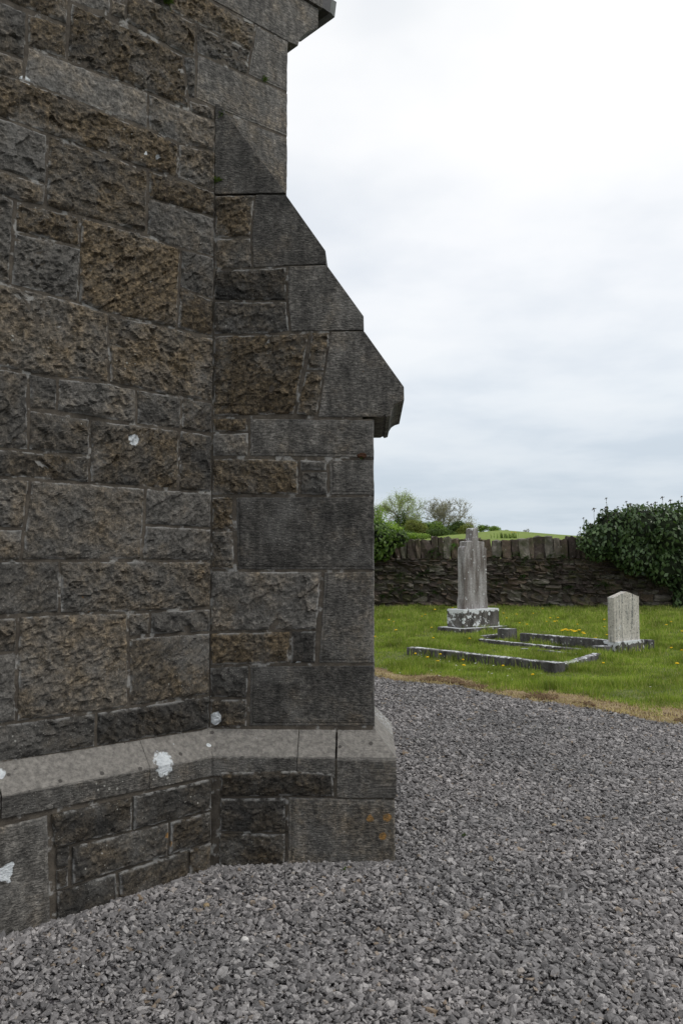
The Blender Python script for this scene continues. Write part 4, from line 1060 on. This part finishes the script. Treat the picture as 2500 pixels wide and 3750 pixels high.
def where(what, q):
    x, y = q
    if y < 2236 and x < 1690: p = 'near the foot of the wall, left of the memorial'
    elif x < 1690 and y < 2345: p = 'in the open grass left of the memorial plinth'
    elif y > 2455: p = 'in the short grass between the nearest kerb and the gravel'
    elif x < 1560 and y >= 2345: p = 'at the left end of the nearest grave kerb'
    elif y > 2390 and x < 1720: p = 'in front of the left half of the nearest kerb'
    elif y > 2390 and x < 2120: p = 'in front of the right half of the nearest kerb'
    elif x > 2400 and y < 2330: p = 'right of the pale headstone, towards the wall'
    elif x > 2200 and y > 2330: p = 'in the open lawn right of the pale headstone'
    elif x > 2170: p = 'close beside the left edge of the pale headstone'
    elif y > 2300: p = 'among the rear grave surrounds'
    elif x < 1870: p = 'just right of the memorial plinth'
    elif y < 2255: p = 'near the foot of the wall, between memorial and headstone'
    else: p = 'in the grass behind the rear grave surround'
    return what+' '+p
dand = [(1568,2222),(1587,2213),(1596,2208),(1623,2211),(1653,2226),(1592,2231),(1558,2250),(1545,2257),(1578,2298),(1586,2336),(1717,2338),(1840,2245),(1855,2263),(1905,2281),(1925,2286),(1950,2246),(1987,2229),(2012,2263),(2002,2276),(2025,2275),(2036,2274),(2110,2286),(2210,2268),(2212,2295),(2020,2326),(2180,2336),(2222,2325),(2440,2288),(2455,2277),(2493,2311),(2463,2372),(2497,2381),(2475,2429),(2208,2428),(1523,2393),(1567,2407),(1612,2396),(1602,2421),(1692,2416),(1693,2436),(1840,2438),(1957,2470),(1940,2331),(1442,2277),(1425,2270),(1450,2307),(1372,2331),(1890,2249),(1975,2240),(2040,2262)]
for q in dand:
    k = random.randint(0, 2); P = hit(*q, (.09, .12, .15)[k]+.02); o = link('dandelion', DM[k], None, None, (P[0], P[1], P[2]-(.09, .12, .15)[k])); o.rotation_euler = (random.gauss(0, .1), random.gauss(0, .1), random.random()*6)
    s_ = random.uniform(.75, 1.25)*(1+.012*(P[1]-12)); o.scale = (s_, s_, 1)
    tag(o, where('yellow dandelion', q), 'dandelion', 'dandelions scattered over the lawn')
for q in [(2056,2309),(2063,2306),(2070,2304),(2076,2308),(2088,2307),(2096,2309),(2101,2313),(2107,2311),(2119,2307),(2133,2316),(2137,2320)]:
    P = hit(*q, .20); o = link('dandelion', DM[2], None, None, (P[0], P[1], P[2]-.15)); o.scale = (1.5, 1.5, 1)
    tag(o, 'yellow dandelion in the dense cluster behind the dark rear kerb', 'dandelion', 'clump of dandelions behind the rear kerb')
DY = flower_mesh('daisy', .011, .04, M_WHT, .5)
dais = [(1533,2401),(1527,2405),(1543,2404),(1497,2419),(1520,2410),(1431,2422),(1425,2420),(1580,2427),(1610,2416),(1614,2423),(1645,2421),(1551,2435),(1562,2436),(1577,2434),(1587,2438),(1638,2435),(1612,2437),(1600,2440),(1634,2446),(1742,2428),(1767,2432),(1699,2435),(1783,2432),(1768,2441),(1857,2450),(1856,2474),(1878,2487),(1892,2495),(1465,2463),(1495,2443),(1790,2460),(1970,2467),(1979,2461),(2283,2508),(2380,2515),(1465,2237),(1440,2335),(1606,2475)]
for _ in range(26): dais.append((random.uniform(1385, 2100), random.uniform(2300, 2470)))
for q in dais:
    P = hit(*q, .05); o = link('daisy', DY, None, None, (P[0], P[1], P[2]-.04)); s_ = random.uniform(.8, 1.5); o.scale = (s_, s_, 1); o.rotation_euler = (random.gauss(0, .2), random.gauss(0, .2), 0)
    tag(o, where('tiny white daisy', q), 'daisy', 'daisies in the grass')

# ------------------------------------------------------------------ foliage tools
def leaf_cloud(n, ells, leaf, wr, droop, shell=.45, spread=1., seed=0, outward=.7):
    """ells: (cx,cy,cz, rx,ry,rz); diamond leaves folded along the rib, 2 quads... returns V,F"""
    r_ = np.random.default_rng(seed); w_ = np.array([e[3]*e[5] for e in ells]); w_ = w_/w_.sum()
    e = np.array(ells)[r_.choice(len(ells), n, p=w_)]
    d = r_.normal(size=(n, 3)); d /= np.linalg.norm(d, axis=1)[:, None]
    rad = 1-shell*r_.uniform(0, 1, n)**1.6; rad *= 1+.22*np.array([noise.noise(Vector(x)*3.1+Vector((seed, 0, 0))) for x in d])
    C_ = e[:, :3]+d*e[:, 3:]*rad[:, None]*spread
    nrm = d*outward+r_.normal(size=(n, 3))*.45+np.array([0, 0, .25]); nrm /= np.linalg.norm(nrm, axis=1)[:, None]
    dn = np.array([0, 0, -1.])*droop+r_.normal(size=(n, 3))*.6; ax = dn-nrm*np.sum(dn*nrm, 1)[:, None]; ax /= np.linalg.norm(ax, axis=1)[:, None]+1e-6
    sd_ = np.cross(nrm, ax); l = leaf*r_.uniform(.6, 1.25, n)[:, None]; w2 = l*wr
    p0 = C_-ax*l*.5; p1 = C_-ax*l*.05+sd_*w2*.5-nrm*w2*.12; p2 = C_+ax*l*.5-nrm*l*.1; p3 = C_-ax*l*.05-sd_*w2*.5-nrm*w2*.12
    V = np.stack([p0, p1, p2, p3], 1).reshape(-1, 3); b0 = np.arange(n)*4
    F_ = np.concatenate([np.stack([b0, b0+1, b0+2], -1), np.stack([b0, b0+2, b0+3], -1)])
    return V, F_
def px_ell(cx, cy, rx, ry, Y, ryd, dz=0.):
    P = aty(cx, cy, Y); s_ = Y/FPX; return (P[0], P[1], P[2], rx*s_, ryd, ry*s_)
M_IVY = leafmat('ivy_leaves', (.035, .070, .026), (.115, .17, .075), .30, .2)
M_IVYCORE = leafmat('ivy_shade', (.010, .016, .006), (.018, .028, .010), .9, 0)  # near-black core blobs, painted stand-in for shade between the leaves
M_IVY2 = leafmat('hedge_leaves', (.08, .14, .02), (.24, .34, .06), .5, .35)
M_TWIG = noisy('twig_bark', [(.3, (.06, .05, .04)), (.7, (.12, .10, .08))], 20., 0)
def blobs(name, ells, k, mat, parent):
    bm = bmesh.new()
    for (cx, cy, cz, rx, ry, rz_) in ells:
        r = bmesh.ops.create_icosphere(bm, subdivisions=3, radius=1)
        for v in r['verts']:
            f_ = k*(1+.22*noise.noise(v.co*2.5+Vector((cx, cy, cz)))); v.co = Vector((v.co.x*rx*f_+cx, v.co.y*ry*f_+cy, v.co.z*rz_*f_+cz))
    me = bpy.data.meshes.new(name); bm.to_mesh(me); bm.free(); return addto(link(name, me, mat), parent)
def tube(V, Fc, pts, rads, sides=5):
    k0 = len(V); pts = [Vector(p) for p in pts]
    for i, (p, r_) in enumerate(zip(pts, rads)):
        d = (pts[min(i+1, len(pts)-1)]-pts[max(i-1, 0)]).normalized(); u_ = d.cross(Vector((.3, .9, .31))).normalized(); v_ = d.cross(u_)
        for a in range(sides): V.append(p+(u_*math.cos(a*math.tau/sides)+v_*math.sin(a*math.tau/sides))*r_)
    for i in range(len(pts)-1):
        for a in range(sides): b1 = k0+i*sides+a; b2 = k0+i*sides+(a+1) % sides; Fc.append((b1, b2, b2+sides, b1+sides))

# right-hand ivy, mounded over the wall
YI = 25.55
ie = [px_ell(2185, 1985, 62, 72, YI, .45), px_ell(2245, 1955, 85, 92, YI, .6), px_ell(2340, 1945, 105, 98, YI-.1, .75), px_ell(2440, 1950, 110, 105, YI-.1, .8), px_ell(2560, 1950, 120, 115, YI, .8),
      px_ell(2330, 2030, 95, 75, YI-.1, .6), px_ell(2440, 2070, 85, 80, YI, .6), px_ell(2520, 2100, 75, 110, YI, .6), px_ell(2560, 2210, 95, 100, YI, .5), px_ell(2680, 2050, 140, 190, YI, .7)]
ivy = empty('ivy_bush', (9.5, YI, .25)); tag(ivy, 'large dark glossy ivy bush heaped over the wall at the right edge', 'ivy')
V, F_ = leaf_cloud(12500, ie, .155, .62, 1.3, .30, 1., 3); addto(link('foliage', fastmesh('foliage', V, F_), M_IVY), ivy); tag(ivy.children[0], kind='stuff')
blobs('shade_core', ie, .80, M_IVYCORE, ivy)
sv, sf = [], []
hv = []
for q, base_y in [((2135,1898),1960),((2173,1865),1905),((2218,1826),1900),((2217,1860),1905),((2260,1857),1895),((2291,1838),1885),((2306,1847),1880),((2333,1849),1875),((2357,1859),1880),((2369,1840),1870),((2383,1849),1870),((2423,1823),1862),((2452,1834),1858),((2494,1819),1850),((2123,1932),1970),((2161,1920),1955),((2246,1884),1905),((2398,1842),1862)]:
    P = Vector(aty(*q, YI-.1+random.uniform(-.3, .3))); s_ = YI/FPX; B0 = P+Vector((random.gauss(.03, .05), 0, -(base_y-q[1])*s_-.15)); M0 = (P+B0)/2+Vector((random.gauss(0, .03), 0, 0))
    tube(sv, sf, [B0, M0, P], [.006, .005, .004], 4); hv.append(P)
addto(link('stems', mesh('stems', sv, sf), M_TWIG), ivy)
bm = bmesh.new()
bmesh.ops.create_icosphere(bm, subdivisions=1, radius=.016)
for _ in range(9):
    d = Vector((random.gauss(0, 1), random.gauss(0, 1), random.gauss(0, .7))).normalized()*.042; bmesh.ops.create_icosphere(bm, subdivisions=1, radius=.012, matrix=Matrix.Translation(d))
fh = bpy.data.meshes.new('flower_head'); bm.to_mesh(fh); bm.free(); fh.materials.append(M_TWIG)
for P in hv:
    o = link('flower_head', fh, None, None, P); o.scale = [random.uniform(.8, 1.5)]*3; addto(o, ivy)
# leafy shoot standing above the mound
V, F_ = leaf_cloud(900, [px_ell(2400, 1868, 60, 14, YI, .3), px_ell(2480, 1858, 22, 26, YI, .2), px_ell(2330, 1866, 20, 22, YI, .2), px_ell(2255, 1888, 16, 22, YI, .15), px_ell(2118, 1985, 10, 40, YI, .15), px_ell(2218, 1875, 9, 42, YI-.1, .08), px_ell(2190, 1895, 9, 20, YI, .08), px_ell(2300, 1868, 14, 25, YI, .1), px_ell(2145, 1925, 10, 22, YI, .1)], .10, .55, 1.2, .8, 1., 5); addto(link('shoot_leaves', fastmesh('shoot_leaves', V, F_), M_IVY), ivy); tag(ivy.children[-1], kind='stuff')

# left-hand ivy by the buttress edge, fresh green leaves
le = [px_ell(1345, 1960, 85, 62, YI, .6), px_ell(1398, 1978, 60, 50, YI-.1, .55), px_ell(1452, 1972, 42, 32, YI, .4), px_ell(1375, 2010, 70, 45, YI, .5), px_ell(1280, 1990, 110, 90, YI, .6)]
iv2 = empty('ivy_bush', (1.0, YI, .25)); tag(iv2, 'fresh green ivy hanging over the wall beside the buttress edge', 'ivy')
V, F_ = leaf_cloud(6500, le, .12, .7, 1.1, .32, 1., 9); addto(link('foliage', fastmesh('foliage', V, F_), leafmat('ivy_fresh', (.035, .075, .016), (.14, .215, .045), .42, .35)), iv2); tag(iv2.children[0], kind='stuff')
blobs('shade_core', le, .78, M_IVYCORE, iv2)
V, F_ = leaf_cloud(1100, [px_ell(1385, 1905, 35, 55, YI+.8, .5), px_ell(1430, 1940, 50, 30, YI+.9, .5)], .09, .45, .2, .9, 1., 11)
h2 = link('hedge_shrub', fastmesh('hedge_shrub', V, F_), M_IVY2); tag(h2, 'thin yellow green shrub rising behind the ivy at left', 'shrub')
V, F_ = leaf_cloud(3200, [px_ell(x_, 1962+(x_-1490)*.04, 24, 12, 27.6, .35) for x_ in range(1470, 1560, 16)], .06, .5, .2, .8, 1., 12)
h3 = link('hedge_shrub', fastmesh('hedge_shrub', V, F_), M_IVY2); tag(h3, 'low clipped hedge showing just over the wall top, left of the memorial', 'hedge')

# ferns rooted in the wall face
M_FERN = leafmat('fern_fronds', (.020, .042, .008), (.050, .095, .018), .7, .25)
def fern_mesh(seed, fr=26, pale=False):
    random.seed(seed); V = []; Fc = []
    for i in range(fr):
        az = random.uniform(-1.5, 1.5); up = random.uniform(-.3, 1.3); l = random.uniform(.5, 1)
        d = Vector((math.sin(az), -math.cos(az)*.7, up)).normalized(); p = Vector((random.gauss(0, .12), 0, random.gauss(0, .08))); side_ = d.cross(Vector((0, 0, 1))).normalized()
        segs = 7
        for s_ in range(segs):
            t = s_/segs; c_ = p+d*l*t-Vector((0, 0, l*.6*t*t)); c2_ = p+d*l*(t+.12)-Vector((0, 0, l*.6*(t+.12)**2)); wd = .16*l*(1-t)*random.uniform(.8, 1.2)
            for sg in (-1, 1):
                k = len(V); V += [c_, c2_, c_+side_*sg*wd+d*.08*l]; Fc.append((k, k+1, k+2))
    return mesh('fern', V, Fc)
FM = [fern_mesh(s_) for s_ in (1, 2, 3)]; random.seed(99)
for px_, py_, r_ in [(1465,2107,26),(1500,2118,16),(1545,2108,26),(1565,2092,18),(1580,2022,30),(1612,2032,26),(1440,2160,24),(1478,2165,20),(1537,2175,24),(1590,2170,20),(1808,2040,18),(1815,2138,22),(1858,2065,14),(1898,2035,28),(1925,2045,26),(1955,2075,16),(1915,2112,24),(1900,2160,16),(1987,2140,18),(2005,2080,16),(2018,2035,24),(2035,2068,18),(2060,2040,26),(2095,2095,16),(2085,2150,22),(2010,2215,18),(2215,2145,34),(2180,2220,18),(2150,2030,20),(1402,2185,24)]:
    P = aty(px_, py_, YW-.05); o = link('fern', random.choice(FM), M_FERN, None, P); s_ = r_*YW/FPX*1.25; o.scale = (s_, s_*.8, s_); o.rotation_euler = (0, random.gauss(0, .3), 0)
    tag(o, 'dark green fern tuft '+('under the coping' if py_ < 2075 else 'low in the wall face' if py_ > 2165 else 'halfway down the boundary wall')+(', left of the memorial' if px_ < 1650 else ', just right of the memorial' if px_ < 1870 else ', between memorial and ivy' if px_ < 2030 else ', below the dark ivy bush at right'), 'fern', 'ferns growing from the boundary wall')
P = aty(1660, 2000, YW-.05); o = link('fern', FM[1], None, None, P); o.scale = (.2, .18, .32)
o.data = FM[1].copy(); o.data.materials.clear(); o.data.materials.append(leafmat('bright_fern', (.07, .17, .02), (.12, .26, .04), .6, .3)); tag(o, 'single bright green fern on the coping just left of the memorial', 'fern')
# weeds on top of the wall
def wallweed(px_, py_, n_, h_, label, yellow=0):
    P = aty(px_, py_, YW+.2); V = []; Fc = []
    for i in range(n_):
        x0 = random.gauss(0, .22); l = h_*random.uniform(.4, 1); lx = random.gauss(0, .25)*l; k = len(V)
        V += [(x0-.008, random.gauss(0, .05), 0), (x0+.008, 0, 0), (x0+lx*.5+.007, 0, l*.6), (x0+lx*.5-.007, 0, l*.6), (x0+lx, 0, l)]; Fc += [(k, k+1, k+2, k+3), (k+3, k+2, k+4)]
    root = link('wall_weed', mesh('wall_weed', V, Fc), M_IVY2, None, (P[0], P[1], P[2]-.03)); tag(root, label, 'weed')
    for i in range(yellow):
        o = link('flower', DM[0], None, None, (P[0]+random.uniform(.0, .35), P[1], P[2]+random.uniform(.0, .1))); o.scale = (1.3, 1.3, .8); addto(o, root)
wallweed(1855, 1968, 90, .22, 'leafy weed with a yellow flower on top of the wall', 2)
wallweed(2130, 1972, 80, .12, 'yellowish moss and grass on the wall top beside the dark ivy')
wallweed(1950, 1972, 40, .07, 'short grass tufts on the coping midway along the wall')
wallweed(1560, 1968, 120, .09, 'pale dry growth on the coping near the left ivy')

# ------------------------------------------------------------------ field, hedges and trees beyond
crest = [(900, 1990), (1300, 1990), (1560, 1976), (1640, 1960), (1720, 1950), (1800, 1945), (1880, 1946), (1960, 1954), (2040, 1960), (2100, 1966), (2200, 1974), (2500, 1976), (3200, 1985)]
YC = 92.
cxs, czs = [], []
for q in crest: P = aty(*q, YC); cxs.append(P[0]); czs.append(P[2])
def hz(x, y):
    """height of the field: rises from the wall to a crest and lies level beyond"""
    c_ = np.interp(x*YC/np.maximum(y, 40), cxs, czs); t = sm(30, YC, y)
    fall = 1.6+(c_-1.6)*np.minimum(1, YC/np.maximum(y, 1))*1.0
    return .05+(c_-.05)*t-np.maximum(0, y-YC)*.035
xs = np.linspace(-260, 300, 90); ys = np.concatenate([np.linspace(26.35, 100, 50), np.linspace(105, 1500, 30)])
X, Y = np.meshgrid(xs, ys); Z = hz(X, Y); Z = np.maximum(Z, -30.)
idx = np.arange(X.size).reshape(X.shape); Fq = np.stack([idx[:-1, :-1], idx[:-1, 1:], idx[1:, 1:], idx[1:, :-1]], -1).reshape(-1, 4)
M_FIELD = noisy('pasture', [(.3, (.16, .22, .045)), (.7, (.23, .30, .065))], .22, .1, 3., rough=1., second=(3., .45, .8, (.13, .17, .04)))
fld = link('field', fastmesh('field', np.stack([X, Y, Z], -1).reshape(-1, 3), Fq, smooth=True), M_FIELD); tag(fld, kind='structure')
# ground either side and behind, so that nothing floats when seen from elsewhere
V = [(-260, -60, -.14), (300, -60, -.14), (300, 26.35, -.14), (-260, 26.35, -.14)]
og = link('outer_ground', mesh('outer_ground', V, [(0, 1, 2, 3)]), M_SOIL); tag(og, kind='structure')

def tree(name, px_, top, base, Yt, spread, label, cat, leaves, lmat, trunk_r=.16, lean=0., seed=0, ivy=0, depth=6, stems=1, leaf=.12, lspread=.35, group=None, shape=1.):
    random.seed(seed); P = aty(px_, base, Yt); s_ = Yt/FPX; H = (base-top)*s_; R_ = spread*s_
    root = empty(name, P); tag(root, label, cat, group)
    V, Fc, tips, core = [], [], [], []
    def grow(p, d, l, r_, k):
        if k == 0 or l < .12: tips.append(p); return
        pts_ = [p]; q = p.copy(); dd = d.copy()
        for i in range(3):
            dd = (dd+Vector((random.gauss(0, .13), random.gauss(0, .13), random.gauss(.03, .08)))).normalized(); q = q+dd*l/3; pts_.append(q.copy())
            if k <= 3: tips.append(q.copy())
            if k >= depth-1: core.append(q.copy())
        r_ = max(r_, .024); tube(V, Fc, pts_, [r_, r_*.9, r_*.8, r_*.68], 3 if k < 4 else 6)
        nb_ = random.choice((2, 3, 3)) if k > 1 else 2
        for i in range(nb_):
            ax = Vector((random.gauss(0, 1), random.gauss(0, 1), random.gauss(.1, .5))).normalized(); m_ = random.uniform(.35, .85)*shape
            nd = (dd*(1-m_*.5)+ax*m_).normalized(); grow(q, nd, l*random.uniform(.68, .88), r_*random.uniform(.5, .68), k-1)
    for i in range(stems):
        d0 = Vector((random.gauss(lean, .25 if stems > 1 else .05), random.gauss(0, .15), 1)).normalized()
        grow(Vector(P)+Vector((random.gauss(0, .3*(stems > 1)), 0, 0)), d0, H*.27, trunk_r*random.uniform(.7, 1), depth)
    Va = np.array([tuple(v) for v in V]); T = np.array([tuple(t) for t in tips])
    # fit the grown skeleton to the height and spread seen
    c0 = np.array(P); mxz = T[:, 2].max()-c0[2]; mxx = np.percentile(np.abs(T[:, 0]-c0[0]), 96)
    sc_ = np.array([R_/mxx, R_/mxx, H/mxz]); Va = (Va-c0)*sc_; T = (T-c0)*sc_; Cc = (np.array([tuple(c_) for c_ in core])-c0)*sc_
    o = link('trunk', fastmesh('trunk', Va, np.array(Fc)), M_BARK); o.parent = root
    r2 = np.random.default_rng(seed)
    C_ = T[r2.integers(0, len(T), leaves)]+r2.normal(0, lspread, (leaves, 3))
    e_ = [(*c_, .02, .02, .02) for c_ in [(0, 0, 0)]]; Vl, Fl = leaf_cloud(leaves, e_, leaf, .6, .2, .5, 1., seed, 0.)
    Vl = Vl.reshape(-1, 4, 3)+C_[:, None, :]; o = link('crown', fastmesh('crown', Vl.reshape(-1, 3), Fl), lmat); o.parent = root; tag(o, kind='stuff')
    if ivy:
        C_ = Cc[r2.integers(0, len(Cc), ivy)]+r2.normal(0, 1, (ivy, 3))*np.array([.20, .20, .42]); Vl, Fl = leaf_cloud(ivy, e_, .13, .7, .8, .5, 1., seed+1, 0.)
        Vl = Vl.reshape(-1, 4, 3)+C_[:, None, :]; o = link('ivy_cover', fastmesh('ivy_cover', Vl.reshape(-1, 3), Fl), M_BUSHD); o.parent = root; tag(o, kind='stuff')
    return root
M_BARK = noisy('tree_bark', [(.3, (.18, .17, .13)), (.7, (.32, .30, .25))], 2., 0)
M_BUSHD = leafmat('dark_bush_leaves', (.045, .075, .018), (.10, .15, .035), .7, .25)
M_BUSHO = leafmat('olive_bush_leaves', (.12, .14, .035), (.22, .24, .06), .7, .3)
M_BUSHG = leafmat('green_bush_leaves', (.10, .17, .03), (.20, .29, .055), .7, .3)
M_SPRING = leafmat('spring_leaves', (.20, .25, .08), (.36, .42, .15), .6, .4)
M_BUD = leafmat('pale_buds', (.30, .28, .18), (.46, .43, .30), .8, .2)
tree('ash_tree', 1468, 1796, 1985, 88, 76, 'tall tree with yellow green young leaves and ivy on its stems, left of the memorial', 'tree', 12500, M_SPRING, .15, .05, 14, ivy=4200, stems=3, leaf=.095, lspread=.22, shape=1.15)
tree('bare_tree', 1635, 1820, 1985, 90, 80, 'rounded tree with bare pale twigs and buds, right of the leafy tree', 'tree', 12000, M_BUD, .18, 0, 12, ivy=1500, stems=3, leaf=.062, lspread=.18, depth=7, shape=1.15)
tree('bare_tree', 1385, 1838, 1985, 92, 55, 'thin leafless tree half hidden by the buttress edge', 'tree', 6000, M_BUD, .12, 0, 22, stems=3, leaf=.06, depth=6, shape=1.1)
tree('bare_tree', 1938, 1936, 1962, 150, 24, 'tiny leafless tree far off on the crest of the field', 'tree', 60, M_BUD, .10, 0, 31, stems=2, leaf=.08, depth=5, shape=1.2)
tree('sapling', 1715, 1912, 1975, 86, 26, 'thin twiggy sapling at the right end of the tree group', 'tree', 900, M_BUD, .06, 0, 41, stems=3, leaf=.08, depth=5)
def bush(px_, py_, rx, ry, Yt, n_, mat, label, leaf=.16, cat='bush', seed=0):
    random.seed(seed); es_ = []
    for i in range(5): es_.append(px_ell(px_+random.uniform(-.5, .5)*rx, py_+random.uniform(-.35, .35)*ry, rx*random.uniform(.5, .75), ry*random.uniform(.5, .8), Yt+random.uniform(-.5, .5), rx*.6*Yt/FPX))
    root = empty('bush', aty(px_, py_+ry, Yt)); tag(root, label, cat)
    V, F_ = leaf_cloud(n_, es_, leaf, .6, .4, .6, 1., seed, .5); addto(link('foliage', fastmesh('foliage', V, F_), mat), root); tag(root.children[0], kind='stuff')
    blobs('shade_core', es_, .5, M_IVYCORE, root)
bush(1418, 1950, 46, 44, 84, 5000, M_BUSHG, 'mid green bush under the leafy tree, beside the ivy', seed=1)
bush(1530, 1942, 48, 42, 83, 6500, M_BUSHO, 'olive brown bush between the two trees', seed=2)
bush(1588, 1946, 44, 40, 85, 6000, M_BUSHG, 'green bush right of the olive one', seed=3)
bush(1610, 1958, 62, 34, 82, 5500, M_BUSHD, 'dark low bush beneath the bare rounded tree', seed=4)
bush(1662, 1945, 44, 38, 84, 4500, M_BUSHD, 'dark ivy covered bush at the foot of the bare rounded tree', seed=5)
bush(1702, 1946, 42, 32, 83, 3600, M_BUSHO, 'small brownish bush just left of the memorial top', seed=6)
bush(1500, 1962, 60, 24, 80, 2600, M_BUSHD, 'dark undergrowth at the foot of the ivy clad stems', seed=9)
bush(1768, 1938, 22, 18, 98, 1400, M_BUSHG, 'pale green bush on the crest right behind the memorial', leaf=.14, seed=7)
bush(1815, 1940, 38, 14, 98, 1900, M_BUSHG, 'long low green bush on the crest right of the memorial', leaf=.14, seed=8)
bush(1852, 1947, 16, 9, 98, 700, M_BUSHG, 'smallest bush at the right end of the crest hedge', leaf=.14, seed=10)
